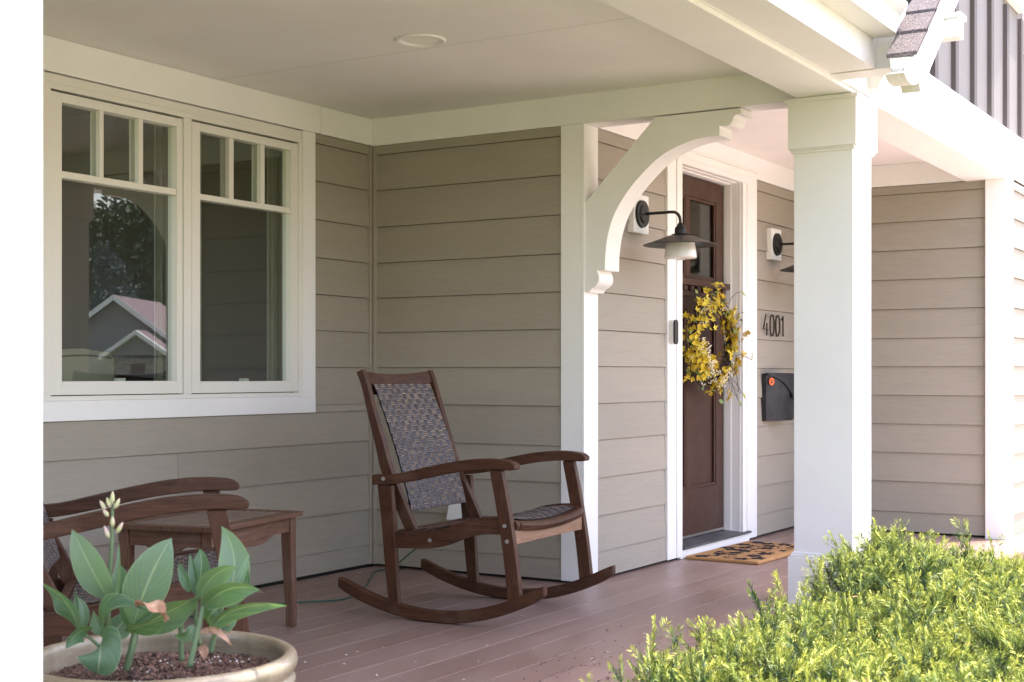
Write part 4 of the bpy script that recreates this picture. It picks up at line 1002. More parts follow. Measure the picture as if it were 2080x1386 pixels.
def petal(cx, cy, r, a, wd):
    k = 8; pts = []
    for i in range(k+1): s = i/k; pts.append((s*r, wd*math.sin(math.pi*s**0.8)))
    for i in range(k-1, 0, -1): s = i/k; pts.append((s*r, -wd*math.sin(math.pi*s**0.8)))
    ca, sa = math.cos(a), math.sin(a); zz = 0.0187+rnd.random()*0.0006
    m.add([(cx+x*ca-y*sa, cy+x*sa+y*ca, zz) for x, y in pts], [tuple(range(len(pts)))])
fl_ = []
for _ in range(400):
    x, y = rnd.uniform(-0.36, 0.36), rnd.uniform(-0.175, 0.16)
    if all((x-a)**2+(y-b)**2 > 0.0062 for a, b in fl_) and len(fl_) < 46: fl_.append((x, y))
for (x, y) in fl_:
    big = rnd.random() < 0.7; a0 = rnd.random()*6
    if big:
        for i in range(5): petal(x+0.004*math.cos(a0+i*1.257), y+0.004*math.sin(a0+i*1.257), 0.044, a0+i*1.257, 0.017)
    else:
        for i in range(3): petal(x, y, 0.04, a0+(i-1)*0.7, 0.009)
    for i in range(2):
        a = rnd.random()*6.28; xx, yy = x+0.055*math.cos(a), y+0.05*math.sin(a)
        if abs(xx) < 0.37 and abs(yy+0.01) < 0.175: petal(xx, yy, 0.034, rnd.random()*6, 0.008)
for _ in range(60):
    x, y = rnd.uniform(-0.35, 0.33), rnd.uniform(-0.17, 0.15); a = rnd.random()*6.28; zz = 0.0185
    pts = []
    for i in range(9): s = i/8; pts.append((x+0.06*s*math.cos(a+s), y+0.06*s*math.sin(a+s)))
    if max(abs(p[0]) for p in pts) > 0.385 or max(p[1] for p in pts) > 0.18 or min(p[1] for p in pts) < -0.2: continue
    vs = [(p[0]-0.0016, p[1]-0.0016, zz) for p in pts]+[(p[0]+0.0016, p[1]+0.0016, zz) for p in pts]
    m.add(vs, [(i, i+1, 9+i+1, 9+i) for i in range(8)])
m.build('flower_print', INK, dmt, fix=False)
m = MB()
for _ in range(260):
    s = rnd.choice((-1, 1)); 
    if rnd.random() < 0.6: x, y = rnd.uniform(-0.4, 0.4), -0.214; dx, dy = rnd.uniform(-.02, .02), -rnd.uniform(.002, .012)
    else: x, y = -0.399, rnd.uniform(-.21, .19); dx, dy = -rnd.uniform(.002, .01), rnd.uniform(-.02, .02)
    z = rnd.uniform(0.004, 0.017); m.tube([(x, y, z), (x+dx*.6, y+dy*.6, z+0.002), (x+dx, y+dy, max(0.001, z-0.004))], 0.0005, 3)
o = m.build('loose_fibres', MATC, dmt); o['kind'] = 'stuff'

# ---------------- recessed can light
rl = thing('recessed_light', 'round white recessed downlight in the porch ceiling', 'ceiling light', (4.345, 3.075, ZC))
MB().lathe([(0.098, -0.0005), (0.098, -0.004), (0.092, -0.0075), (0.074, -0.005), (0.070, -0.001), (0.070, 0.0)], 56).build('trim_ring', WHITE, rl, smooth='auto')
pr = [(0.0705, -0.0012)]
for i in range(9): pr += [(0.0700-i*0.0016, 0.004+i*0.010), (0.0675-i*0.0016, 0.008+i*0.010)]
pr += [(0.052, 0.1), (0.0, 0.1)]
MB().lathe(pr, 56).build('baffle', mat('white metal baffle', (0.9, 0.88, 0.8), 0.35), rl)
MB().lathe([(0.0, 0.055), (0.02, 0.056), (0.04, 0.062), (0.047, 0.072), (0.04, 0.085), (0.0, 0.099)], 32).build('bulb', OPAL, rl, smooth=True)

# ---------------- outlet cover and cord
ob = thing('outlet_cover', 'white weatherproof outlet cover low on the wall behind the rocking chair', 'outlet', (WX-0.016, 3.672, 0.30))
PLAST = mat('weatherproof plastic', (0.72, 0.71, 0.69), 0.35)
MB().box(-0.03, 0.0, -0.05, 0.05, -0.045, 0.04).build('box_base', PLAST, ob, bevel=0.003)
MB().prism([(-0.0305, 0.05), (-0.075, 0.046), (-0.10, -0.028), (-0.092, -0.034), (-0.0305, -0.03)], 'y', -0.052, 0.052).build('hood', PLAST, ob, bevel=0.004)
MB().box(-0.06, -0.035, -0.02, 0.015, -0.06, -0.034).build('plug', BLACK, ob, bevel=0.003)
CORD = mat('green cord rubber', (0.01, 0.085, 0.06), 0.4)
def cord(pts, r=0.0035):
    pts = smooth_poly(pts, 8)
    return MB().tube(pts, r, 8)
o = cord([(5.51, 3.68, 0.245), (5.49, 3.75, 0.215), (5.50, 3.87, 0.15), (5.50, 3.97, 0.08), (5.49, 4.05, 0.02), (5.38, 4.08, 0.0045), (5.14, 3.93, 0.004), (4.92, 3.80, 0.004), (4.66, 3.70, 0.004), (4.50, 3.81, 0.004), (4.30, 3.90, 0.004), (3.9, 3.95, 0.004), (3.3, 3.80, 0.004), (2.9, 3.72, 0.004), (2.4, 3.6, 0.004)]).build('extension_cord', CORD, smooth=True)
tag(o, 'green extension cord running from the outlet cover across the deck behind the chairs', 'cord')

# ---------------- wreath
wr = thing('door_wreath', 'yellow blossom wreath with white berries and twigs hung on the brown door', 'wreath', (7.045, DS-0.10, 1.15), R(-10))
TWIG = mat('vine twig', (0.055, 0.032, 0.022), 0.8)
YEL = mat('yellow silk petal', (0.75, 0.47, 0.03), 0.6)
oi = N(YEL, 'ShaderNodeObjectInfo'); L(YEL, ramp(YEL, oi.outputs['Random'], [(0, (0.46, 0.30, 0.012)), (0.5, (0.68, 0.50, 0.025)), (1, (0.76, 0.64, 0.09))]), BS(YEL).inputs['Base Color'])
CREAM = mat('cream berry', (0.80, 0.74, 0.58), 0.45)
GRN = mat('wreath leaf', (0.13, 0.24, 0.04), 0.5)
oi = N(GRN, 'ShaderNodeObjectInfo'); L(GRN, ramp(GRN, oi.outputs['Random'], [(0, (0.08, 0.14, 0.03)), (1, (0.34, 0.38, 0.07))]), BS(GRN).inputs['Base Color'])
rw = random.Random(11); RAD = 0.188
m = MB()
for k in range(26):
    ph, tw, rr, r0 = rw.random()*6.28, rw.choice((-3, -2, 2, 3, 4)), rw.uniform(0.008, 0.034), RAD+rw.uniform(-0.02, 0.02)
    pts = []
    for i in range(41):
        a = 2*math.pi*i/40; b = ph+tw*a
        r = r0+rr*math.cos(b); pts.append((r*math.cos(a), rr*math.sin(b)*0.7, r*1.16*math.sin(a)))
    m.tube(pts, 0.0028, 5, cap=False)
m.build('twig_ring', TWIG, wr, smooth=True)
def blossom_mesh(i):
    m = MB(); r_ = random.Random(i)
    for q in range(6):
        c_ = Vector((r_.uniform(-.032, .032), r_.uniform(-.032, .032), r_.uniform(-.01, .02))); nq_ = Vector((r_.uniform(-.7, .7), r_.uniform(-.7, .7), 1)).normalized()
        Qr = Vector((0, 0, 1)).rotation_difference(nq_)
        for k in range(5):
            a = 2*math.pi*k/5+r_.uniform(-.2, .2); ln = r_.uniform(0.014, 0.021); w_ = ln*0.34; cup = r_.uniform(0.2, 0.9)
            d = Vector((math.cos(a), math.sin(a), 0)); s_ = Vector((-math.sin(a), math.cos(a), 0)); z = Vector((0, 0, 1))
            vs = [Vector((0, 0, 0)), d*ln*.45+s_*w_*.9+z*ln*.3*cup, d*ln+z*ln*.75*cup, d*ln*.45-s_*w_*.9+z*ln*.3*cup, d*ln*.5+z*ln*.18*cup]
            m.add([tuple(c_+(Qr @ v_)) for v_ in vs], [(0, 1, 4), (1, 2, 4), (2, 3, 4), (3, 0, 4)])
    return m
def place(o, p, n, s=1.0, spin=0.0):
    o.location = p; q = Vector((0, 0, 1)).rotation_difference(Vector(n).normalized()); o.rotation_mode = 'QUATERNION'
    from mathutils import Quaternion
    o.rotation_quaternion = q @ Quaternion((0, 0, 1), spin); o.scale = (s, s, s)
protos = [blossom_mesh(i).build('blossom_cluster', YEL, wr, fix=False) for i in range(4)]
def ringpt(spread=0.055, outr=0.0):
    a = rw.random()*6.283; r = RAD+max(-0.055, min(0.06, rw.gauss(0, spread*0.6)))+outr; 
    return a, Vector((r*math.cos(a), -rw.uniform(-0.035, 0.06), r*1.16*math.sin(a)))
nb = 0
for i in range(100):
    a, p = ringpt()
    o = protos[i] if i < 4 else protos[i % 4].copy()
    if i >= 4: C.objects.link(o); o.parent = wr
    nn_ = Vector((math.cos(a)*0.7+rw.uniform(-.6, .6), -1+rw.uniform(-.2, .5), math.sin(a)*0.7+rw.uniform(-.6, .6)))
    place(o, p, nn_, rw.uniform(0.9, 1.25), rw.random()*6)
lm = MB(); k = 6; vs = []
for i in range(k+1):
    s = i/k; w_ = 0.011*math.sin(math.pi*(0.04+0.95*s)**0.8); vs += [(s*0.042, -w_, 0.004*s+0.003), (s*0.042, 0, 0.006*math.sin(s*3)), (s*0.042, w_, 0.004*s+0.003)]
lm.add(vs, [(i*3+j, i*3+j+1, i*3+j+4, i*3+j+3) for i in range(k) for j in range(2)])
lp = lm.build('leaf', GRN, wr, smooth=True, fix=False)
for i in range(92):
    a, p = ringpt(0.075, 0.006); o = lp if i == 0 else lp.copy()
    if i: C.objects.link(o); o.parent = wr
    place(o, p, (rw.uniform(-1, 1), -0.8, rw.uniform(-1, 1)), rw.uniform(0.5, 0.9), rw.random()*6)
bmh = MB()
for i in range(9):
    t_ = i/8; c_ = (0.05*t_-0.02+rw.uniform(-.006, .006), rw.uniform(-.008, .008), rw.uniform(-.008, .008))
    bmh.lathe([(0, -0.0045), (0.003, -0.0034), (0.0045, 0), (0.003, 0.0034), (0, 0.0045)], 8, c_)
bp = bmh.build('berry_cluster', CREAM, wr, smooth=True)
for i in range(44):
    a, p = ringpt(0.05); p.y -= 0.015
    if i < 22: a = rw.uniform(3.0, 4.9); r = RAD+rw.gauss(-0.01, 0.02); p = Vector((r*math.cos(a), -0.07-rw.random()*0.02, r*1.16*math.sin(a)))
    o = bp if i == 0 else bp.copy()
    if i: C.objects.link(o); o.parent = wr
    place(o, p, (rw.uniform(-1, 1), -0.8, rw.uniform(-1, 1)), rw.uniform(0.8, 1.1), rw.random()*6)
for i in range(10):   # loose tendrils, mostly on the right
    a = rw.uniform(-1.3, 1.2) if i < 11 else rw.random()*6.28; r = RAD+0.02; p0 = Vector((r*math.cos(a), -0.05, r*1.1*math.sin(a))); ln = rw.uniform(0.07, 0.15); b = a+rw.uniform(-.5, .5); cv = rw.uniform(-1.6, 1.6)
    pts = [p0]
    for q in range(7):
        b += cv/7; pts.append(pts[-1]+Vector((math.cos(b), rw.uniform(-.35, .1), math.sin(b)))*ln/7)
    MB().tube(smooth_poly([tuple(p) for p in pts], 2), 0.0016, 5).build('tendril', TWIG, wr, smooth=True)
    if i % 3 == 0:
        o = lp.copy(); C.objects.link(o); o.parent = wr; place(o, pts[-1], (rw.uniform(-.5, .5), -1, rw.uniform(-.5, .5)), 0.9, rw.random()*6)
MB().tube(smooth_poly([(0.01, -0.03, -0.20), (0.02, -0.05, -0.25), (0.0, -0.05, -0.29), (0.012, -0.05, -0.32)], 4), 0.0015, 5).build('tendril', TWIG, wr)
o = lp.copy(); C.objects.link(o); o.parent = wr; place(o, Vector((-0.005, -0.05, -0.325)), (0, -1, 0.1), 1.1, -0.4)

# ---------------- litter on the deck
BLK = mat('soil crumbs', (0.03, 0.02, 0.016), 0.9); PALE = mat('dry petals', (0.62, 0.52, 0.42), 0.8)
def litter(name, mt, pts, r0, r1, label, flat=0.5):
    m = MB(); rr = random.Random(9)
    for (x, y) in pts:
        s = rr.uniform(r0, r1); q = Matrix.Rotation(rr.random()*6.28, 3, 'Z')
        vs = [Vector((1.2, 0, 0)), Vector((-1.1, .1, 0)), Vector((.1, .8, 0)), Vector((-.1, -.7, 0)), Vector((.1, 0, flat)), Vector((-.3, .2, -0.1))]
        m.add([tuple(q @ (v_*s)+Vector((x, y, s*0.12+0.0006))) for v_ in vs], [(0, 2, 4), (2, 1, 4), (1, 3, 4), (3, 0, 4), (2, 0, 5), (1, 2, 5), (3, 1, 5), (0, 3, 5)])
    o = m.build(name, mt); tag(o, kind='stuff', label=label, cat='debris')
rr = random.Random(21); pts = []
for _ in range(150):
    x = rr.gauss(3.95, 0.35); y = rr.choice((2.19, 2.038, 2.32, 2.19, 2.038))+rr.gauss(0, 0.018)
    if rr.random() < 0.15: y = rr.uniform(2.0, 2.5)
    pts.append((x, y))
litter('soil_crumbs', BLK, pts, 0.0018, 0.0055, 'dark soil crumbs scattered on the deck by the shrub')
pts = [tuple(Z2) for Z2 in []]
def fl0(px, py): r = ray(px, py); k_ = -CAMZ/r.z; return (r.x*k_, r.y*k_)
pts = [fl0(*p) for p in ((764, 1196), (838, 1281), (627, 1269), (699, 1350), (1083, 1320), (1062, 1266), (620, 1346), (768, 1164), (1398, 1157), (1440, 1189), (1308, 1288), (1172, 1232), (1116, 1309), (1524, 1187), (1362, 1214))]
pts += [(rr.uniform(3.5, 5.2), rr.uniform(2.3, 4.1)) for _ in range(22)]+[(rr.uniform(3.7, 4.3), rr.uniform(1.95, 2.3)) for _ in range(8)]+[(rr.uniform(4.2, 5.5), rr.uniform(4.12, 4.2)) for _ in range(14)]
litter('petal_litter', PALE, pts, 0.0035, 0.0085, 'pale dry petals and chips scattered over the deck boards', 0.35)

# ---------------- yew
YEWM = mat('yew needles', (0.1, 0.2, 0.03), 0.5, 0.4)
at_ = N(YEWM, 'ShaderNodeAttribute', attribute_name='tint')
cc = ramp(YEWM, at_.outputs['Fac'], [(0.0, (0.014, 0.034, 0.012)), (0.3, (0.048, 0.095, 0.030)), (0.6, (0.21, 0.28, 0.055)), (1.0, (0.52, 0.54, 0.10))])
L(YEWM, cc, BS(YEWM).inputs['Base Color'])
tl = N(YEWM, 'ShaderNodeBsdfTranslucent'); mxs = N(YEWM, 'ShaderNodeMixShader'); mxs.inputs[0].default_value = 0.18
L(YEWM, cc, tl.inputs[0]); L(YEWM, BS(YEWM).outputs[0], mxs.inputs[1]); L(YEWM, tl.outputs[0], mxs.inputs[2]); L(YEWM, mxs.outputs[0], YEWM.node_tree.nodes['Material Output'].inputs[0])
rg = np.random.RandomState(5)
def shoot(Ln, nn_, curve=0.15, base_t=0.0):
    """one shoot along +z; returns quads (n, 4, 3) and tint (n)"""
    Q = []; T = []
    for i in range(nn_):
        s = (i+0.5)/nn_; z = s*Ln; x = curve*Ln*s*s
        for sd_ in (-1, 1):
            a = (0.0 if sd_ > 0 else math.pi)+rg.normal(0, 0.32)+0.15
            el = R(26)+rg.normal(0, 0.10)+s*0.42
            l = 0.0190*(1-0.45*max(0, s-0.75)/0.25)*(0.75+0.25*min(1, s*6))*rg.uniform(0.85, 1.12)
            d = np.array([math.cos(a)*math.cos(el), math.sin(a)*math.cos(el), math.sin(el)])
            n_ = np.cross(d, [0, 0, 1.0]); n_ /= np.linalg.norm(n_)+1e-9
            tw = rg.normal(0, 0.5); u2 = np.cross(d, n_); wv_ = n_*math.cos(tw)+u2*math.sin(tw)
            p = np.array([x, 0, z]); wd = 0.0014
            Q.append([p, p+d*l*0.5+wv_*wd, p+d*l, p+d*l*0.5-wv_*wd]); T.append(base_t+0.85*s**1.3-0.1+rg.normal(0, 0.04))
    return np.array(Q), np.array(T)
def spray():
    Ln = rg.uniform(0.11, 0.18); Q, T = shoot(Ln, int(Ln/0.0033), rg.uniform(-.2, .2)); Qs, Ts = [Q], [T]
    for k in range(rg.randint(2, 5)):
        s = rg.uniform(0.25, 0.75); l2 = rg.uniform(0.04, 0.085); q, t_ = shoot(l2, int(l2/0.0034), 0.1, 0.1)
        a = rg.uniform(0, 6.28); ti = rg.uniform(0.5, 0.95)
        Ry = np.array([[math.cos(ti), 0, math.sin(ti)], [0, 1, 0], [-math.sin(ti), 0, math.cos(ti)]]); Rz = np.array([[math.cos(a), -math.sin(a), 0], [math.sin(a), math.cos(a), 0], [0, 0, 1]])
        q = q @ (Rz @ Ry).T+np.array([0, 0, s*Ln]); Qs.append(q); Ts.append(t_)
    return np.concatenate(Qs), np.concatenate(Ts), Ln
sprays = [spray() for _ in range(14)]
def interp(x, xs, ys): return float(np.interp(x, xs, ys))
def back_h(x): return interp(x, [2.6, 2.9, 3.2, 4.0, 4.45, 4.8, 5.1, 5.6, 6.2, 7.0, 8.2], [-0.04, 0.11, 0.19, 0.21, 0.25, 0.30, 0.35, 0.26, 0.17, 0.09, 0.02])
def yew_h(x, y):
    hb_ = back_h(x); mid = interp(x, [1.7, 2.6, 3.5, 5, 8], [0.05, 0.20, 0.22, 0.24, 0.08])
    f = max(0, min(1, (1.55-y)/0.5)); h = hb_*(1-f)+mid*f
    h += 0.045*math.sin(x*5.1+y*3)*math.sin(y*6.3+x*1.7)+0.03*math.sin(x*13+1)*math.sin(y*11)
    e = min(1.0, (y-(-0.05))/0.35); h -= (1-max(0, e))**2*0.5
    return h
AQ = []; AT = []; stems = MB(); cnt = 0; rs = random.Random(77)
def inframe(p):
    v_ = Vector(p)-Vector((0, 0, CAMZ)); f = v_.dot(VIEWF); r = v_.dot(VIEWR)
    if f < 0.6: return 9
    px = CX+FPX*r/f; py = CY-FPX*v_.z/f
    dx = max(1080-px, px-2180, 0)/2080; dy = max(py-1480, 0)/1386; return max(dx, dy)
for _ in range(10500):
    x = rs.uniform(2.55, 6.25); y = rs.uniform(-0.1, 1.60)
    if x < 3.1 and y > 1.25 and rs.random() < 0.6: continue
    z = yew_h(x, y); q = inframe((x, y, z))
    if q > 0 and rs.random() > (0.22 if q < 0.4 else 0.07): continue
    dfar = math.hypot(x, y)
    if dfar > 4.5 and rs.random() > (4.5/dfar)**1.4: continue
    depth = rs.random()**1.2*0.16
    Q, T, Ln = sprays[rs.randrange(14)]
    az = rs.random()*6.283; ti = abs(rs.gauss(0.7, 0.35)); sp_ = rs.random()*6.283; sc_ = rs.uniform(0.75, 1.15)
    if rs.random() < 0.05: ti *= 0.5; sc_ *= 1.35
    ct, st__ = math.cos(ti), math.sin(ti)
    Ry = np.array([[ct, 0, st__], [0, 1, 0], [-st__, 0, ct]])
    rz = lambda a: np.array([[math.cos(a), -math.sin(a), 0], [math.sin(a), math.cos(a), 0], [0, 0, 1]])
    M_ = rz(az) @ Ry @ rz(sp_)*sc_
    base = np.array([x, y, z-depth-Ln*0.62])
    AQ.append(Q @ M_.T+base); hue = rs.gauss(0, 0.17); AT.append(np.clip(T*1.0+0.22+hue-depth*3.2, 0.02, 1)); cnt += 1  # deeper sprays tinted darker: shade inside the shrub put into the needle colour
    ax_ = M_ @ np.array([0, 0, Ln]); stems.tube([base-ax_*0.25, base+ax_*0.5, base+ax_*0.95], [0.0018, 0.0012, 0.0006], 3, cap=False)
AQ = np.concatenate(AQ); AT = np.concatenate(AT); nq = len(AQ); print('yew sprays', cnt, 'needles', nq)
yew = thing('yew_shrub', 'spreading bright green yew shrub in the sun in front of the porch deck', 'shrub', (5.0, 0.9, GZ))
me = bpy.data.meshes.new('foliage'); me.vertices.add(nq*4); me.vertices.foreach_set('co', (AQ.reshape(-1, 3)-np.array([5.0, 0.9, GZ])).astype(np.float32).ravel())
me.loops.add(nq*4); me.loops.foreach_set('vertex_index', np.arange(nq*4, dtype=np.int32)); me.polygons.add(nq)
me.polygons.foreach_set('loop_start', np.arange(0, nq*4, 4, dtype=np.int32)); me.polygons.foreach_set('loop_total', np.full(nq, 4, dtype=np.int32))
me.update(calc_edges=True); me.materials.append(YEWM)
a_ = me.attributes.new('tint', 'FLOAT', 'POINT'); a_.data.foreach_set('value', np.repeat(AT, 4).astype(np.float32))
fo = bpy.data.objects.new('foliage', me); C.objects.link(fo); fo.parent = yew
YST = mat('yew twig bark', (0.11, 0.08, 0.035), 0.8)
so = stems.build('branches', YST, yew, fix=False); so.location = (-5.0, -0.9, -GZ)
m = MB(); rs2 = random.Random(4)
for i in range(40):
    x = rs2.uniform(2.7, 6.0); y = rs2.uniform(0.1, 1.5); z = yew_h(x, y)-0.1
    m.tube([(x+rs2.uniform(-.3, .3), y*0.5+0.4, GZ), (x+rs2.uniform(-.1, .1), y*.8+.15, GZ+0.2), (x, y, z)], [0.012, 0.008, 0.004], 6)
o = m.build('branches', YST, yew, fix=False); o.location = (-5.0, -0.9, -GZ)
DRY = mat('dry leaf', (0.30, 0.17, 0.08), 0.8); m = MB()
for i in range(34):
    x = rs2.uniform(2.8, 6.2); y = rs2.uniform(0.2, 1.5); z = yew_h(x, y)+0.01
    a = Vector((rs2.uniform(-1, 1), rs2.uniform(-1, 1), rs2.uniform(-.3, .3))).normalized()*rs2.uniform(0.010, 0.022); b = a.cross(Vector((rs2.uniform(-.4, .4), rs2.uniform(-.4, .4), 1))).normalized()*0.006; c_ = Vector((x, y, z))
    m.add([tuple(c_-a), tuple(c_+b+Vector((0, 0, .003))), tuple(c_+a), tuple(c_-b+Vector((0, 0, .003)))], [(0, 1, 2, 3)])
o = m.build('dry_leaves', DRY, yew, fix=False); o['kind'] = 'stuff'; o.location = (-5.0, -0.9, -GZ)
MULCH = mat('bark mulch', (0.06, 0.035, 0.022), 0.95); bump(MULCH, noise(MULCH, coords(MULCH), 40, 5), 1.0, 0.02)
tag(MB().box(0.5, 6.04, -0.3, 1.598, GZ, GZ+0.03).build('mulch_bed', MULCH), kind='structure')

# ================================================================== ACROSS THE STREET (seen mirrored in the window)
def mir(px, py, Yw): p = on_y(px, py, 2*WY-Yw); return Vector((p.x, Yw, p.z))
YH = -62.0; gy_ = GZ-0.02*(abs(YH)-8)*0.6
pk = mir(237, 600, YH); ev = mir(357, 722, YH); x0h = pk.x-(ev.x-pk.x); zg = -1.1
nh = thing('neighbour_house', 'gabled grey house with a reddish roof across the street, mirrored in the left window pane', 'house', (pk.x, YH, zg), R(62))
NW = mat('neighbour siding', (0.22, 0.205, 0.205), 0.8); NR = mat('neighbour roof', (0.30, 0.215, 0.225), 0.9); NST = mat('neighbour stone', (0.35, 0.28, 0.23), 0.9)
g = noise(NST, coords(NST, 'Object', (1, 1, 3)), 3, 4, 0.6); L(NST, ramp(NST, g, [(0.35, (0.16, 0.11, 0.09)), (0.65, (0.42, 0.36, 0.31))]), BS(NST).inputs['Base Color'])
hw_ = ev.x-pk.x; apx = pk.z-zg; evz = ev.z-zg
SP = hw_*1.9; d_ = (apx-evz)/hw_
MB().prism([(-SP, 0), (SP, 0), (SP, apx-SP*d_*0.98-0.25), (0, apx-0.3), (-SP, apx-SP*d_*0.98-0.25)], 'y', -9, 0).build('wall', NW, nh)
rt = 0.16
for s_ in (-1, 1):
    MB().prism([(0, apx), (s_*(SP+0.5), apx-(SP+0.5)*d_), (s_*(SP+0.5), apx-(SP+0.5)*d_-rt), (0, apx-rt)], 'y', -9.3, 0.5).build('roof', NR, nh)
    MB().prism([(0, apx+0.03), (s_*(SP+0.5), apx-(SP+0.5)*d_+0.03), (s_*(SP+0.5), apx-(SP+0.5)*d_-0.33), (0, apx-0.36)], 'y', 0.501, 0.58).build('rake_board', WHITE, nh)
q = mir(305, 672, YH+3); q2 = mir(248, 722, YH+3); ax2 = q.x-pk.x+2.2; az2 = q.z-zg; hw2 = q.x-q2.x; dz2 = q.z-q2.z
for s_ in (-1, 1):
    MB().prism([(ax2, az2), (ax2+s_*hw2, az2-dz2), (ax2+s_*hw2, az2-dz2-0.3), (ax2, az2-0.3)], 'y', 2.5, 3.0).build('rake_board', WHITE, nh)
    MB().prism([(ax2, az2+0.02), (ax2+s_*hw2, az2-dz2+0.02), (ax2+s_*hw2, az2-dz2-0.1), (ax2, az2-0.1)], 'y', 0.6, 2.495).build('roof', NR, nh)
MB().prism([(ax2, az2-0.12), (ax2+hw2*0.9, az2-dz2*0.9-0.15), (ax2-hw2*0.9, az2-dz2*0.9-0.15)], 'y', 1.0, 2.6).build('wall', NW, nh)
zb_ = mir(300, 728, YH+3).z-zg
MB().box(ax2-hw2*0.8, ax2+hw2*2.4, 0.6, 2.4, 0, zb_).build('stone_wall', NST, nh)
MB().box(ax2-0.5, ax2+0.45, 2.4, 2.45, 0, zb_-0.35).build('door', mat('neighbour door', (0.09, 0.035, 0.02), 0.6), nh)
def leafy(name, label, loc, h, rx, n, col, group=None, cat='tree', trunk=0.35, ls=0.35, cz=0.6, rz_=0.42):
    t = thing(name, label, cat, loc, 0, group); r_ = np.random.RandomState(int(abs(loc[0])*10)+n)
    k = 26; cl = r_.normal(0, 1, (k, 3)); cl /= np.linalg.norm(cl, axis=1)[:, None]; cl *= r_.uniform(0.35, 0.95, (k, 1)); cl *= np.array([rx, rx, h*rz_]); cl += np.array([0, 0, h*cz])
    idx = r_.randint(0, k, n); c_ = cl[idx]+r_.normal(0, 1, (n, 3))*np.array([rx, rx, h*0.3])*0.2
    a = r_.normal(0, 1, (n, 3)); a /= np.linalg.norm(a, axis=1)[:, None]; b = np.cross(a, r_.normal(0, 1, (n, 3))); b /= np.linalg.norm(b, axis=1)[:, None]
    s = r_.uniform(0.6, 1.2, (n, 1))*ls
    Q = np.stack([c_-a*s, c_+b*s*.5, c_+a*s, c_-b*s*.5], 1)
    m_ = mat(name+' leaves', col, 0.6); gi_ = N(m_, 'ShaderNodeNewGeometry')
    L(m_, ramp(m_, gi_.outputs['Random Per Island'], [(0, sc(col, 0.6)), (1, sc(col, 1.5))]), BS(m_).inputs['Base Color'])
    mb = MB(); mb.v = [tuple(p) for p in Q.reshape(-1, 3)]; mb.f = [[4*i, 4*i+1, 4*i+2, 4*i+3] for i in range(n)]; mb.m = [0]*n
    mb.build('crown', m_, t, fix=False)
    mt_ = MB(); mt_.tube([(0, 0, 0), (0.1, 0, h*0.3), (0, 0.1, h*0.55), (0.05, 0, h*0.85)], [trunk, trunk*.75, trunk*.5, 0.05], 8)
    for i in range(7):
        e_ = cl[i]; mt_.tube([(0, 0, h*0.35+i*h*0.04), tuple(e_*0.6+np.array([0, 0, h*0.2])), tuple(e_)], [trunk*.35, trunk*.2, 0.03], 6)
    mt_.build('trunk', mat(name+' bark', (0.09, 0.07, 0.055), 0.9), t); return t
gz_far = -1.8
for i_, (px_, Yt, hh_, rx_, nn_, cl_, nm_, lb_) in enumerate(((235, -84, 21.5, 5.2, 12000, (0.035, 0.06, 0.025), 'broadleaf_tree', 'dark leafy tree mirrored at the left edge of the reflection, behind the roof peak'),
        (295, -90, 22.5, 5.6, 13000, (0.05, 0.085, 0.025), 'broadleaf_tree', 'tall leafy tree mirrored in the middle of the left window pane'),
        (352, -94, 22.0, 5.4, 12000, (0.045, 0.08, 0.022), 'broadleaf_tree', 'leafy tree mirrored by the right edge of the left window pane'),
        (238, -76, 13.5, 2.2, 6000, (0.06, 0.085, 0.09), 'spruce_tree', 'bluish conifer mirrored beside the dark strip in the left window pane'))):
    p_ = mir(px_, 480, Yt); leafy(nm_, lb_, (p_.x, Yt, gz_far), hh_, rx_, nn_, cl_, 'trees across the street' if nm_ == 'broadleaf_tree' else None, ls=0.36 if nm_ == 'broadleaf_tree' else 0.24, cz=0.56, rz_=0.46)

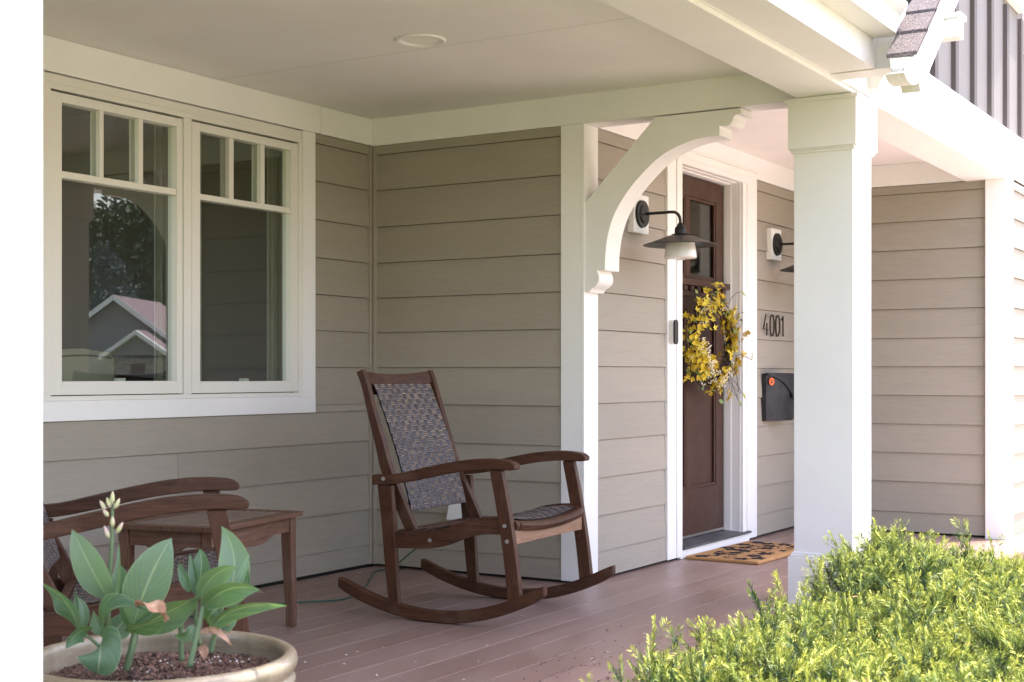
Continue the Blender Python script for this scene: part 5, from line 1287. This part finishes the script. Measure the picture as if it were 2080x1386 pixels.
# chairs inside the room, seen through the glass
LIN = mat('linen upholstery', (0.46, 0.44, 0.34), 0.9); bump(LIN, noise(LIN, coords(LIN), 180, 2), 0.5, 0.001)
pL = on_y(124, 720, WY+0.42); pR = on_y(231, 720, WY+0.42)
ist = thing('upholstered_chair', 'cream upholstered dining chair with nailhead trim behind the left window pane', 'chair', ((pL.x+pR.x)/2-0.03, WY+0.46, 0.05))
hwc = (pR.x-pL.x)/2+0.03; zt_c = on_y(180, 714, WY+0.42).z-0.05
m = MB(); prf = [(-hwc, 0.35), (hwc, 0.35), (hwc, zt_c-0.03), (hwc-0.02, zt_c-0.005), (0.0, zt_c+0.012), (-hwc+0.02, zt_c-0.005), (-hwc, zt_c-0.03), (-hwc, zt_c-0.05)]
m.prism(prf, 'y', -0.05, 0.05); m.build('backrest', LIN, ist, bevel=0.012, seg=3)
MB().box(-hwc, hwc, 0.05, 0.5, 0.35, 0.45).build('seat', LIN, ist, bevel=0.02)
for sx in (-1, 1):
    for yy in (-0.02, 0.46): MB().box(sx*hwc-0.02*sx-0.02, sx*hwc-0.02*sx+0.02, yy-0.02, yy+0.02, 0.0, 0.349).build('leg', TABLEW, ist)
m = MB()
for i in range(26):
    u = -1+2*(i+0.5)/26; m.lathe([(0, 0.004), (0.004, 0.002), (0.0055, 0)], 8, (u*(hwc-0.02), -0.0505, zt_c-0.028+0.010*(1-u*u)), a=(0, -1, 0))
m.build('nailhead_trim', mat('bronze nailhead', (0.12, 0.09, 0.06), 0.35, 0.5, 0.8), ist, smooth=True)
pq = on_y(240, 765, WY+0.6); pq2 = on_y(350, 770, WY+0.6)
bc = thing('dark_chair', 'dark chair with a low curved back behind the left window pane', 'chair', ((pq.x+pq2.x)/2, WY+0.62, 0.05))
zc_ = pq.z-0.05; hh_ = (pq2.x-pq.x)/2
m = MB(); m.prism([(-hh_, zc_-0.10), (hh_, zc_-0.10), (hh_, zc_-0.03), (hh_*0.5, zc_-0.012), (-hh_*0.5, zc_+0.005), (-hh_*0.85, zc_+0.008), (-hh_, zc_-0.012), (-hh_, zc_-0.05)], 'y', -0.02, 0.02); m.build('backrest', BLACK, bc, bevel=0.008)
MB().box(-hh_, hh_, 0.02, 0.45, 0.38, 0.42).build('seat', BLACK, bc, bevel=0.01)
for sx in (-1, 1):
    MB().box(sx*hh_-0.02*sx-0.014, sx*hh_-0.02*sx+0.014, -0.014, 0.014, 0.0, zc_-0.101).build('leg', BLACK, bc)
    MB().box(sx*hh_-0.02*sx-0.014, sx*hh_-0.02*sx+0.014, 0.42, 0.448, 0.0, 0.379).build('leg', BLACK, bc)
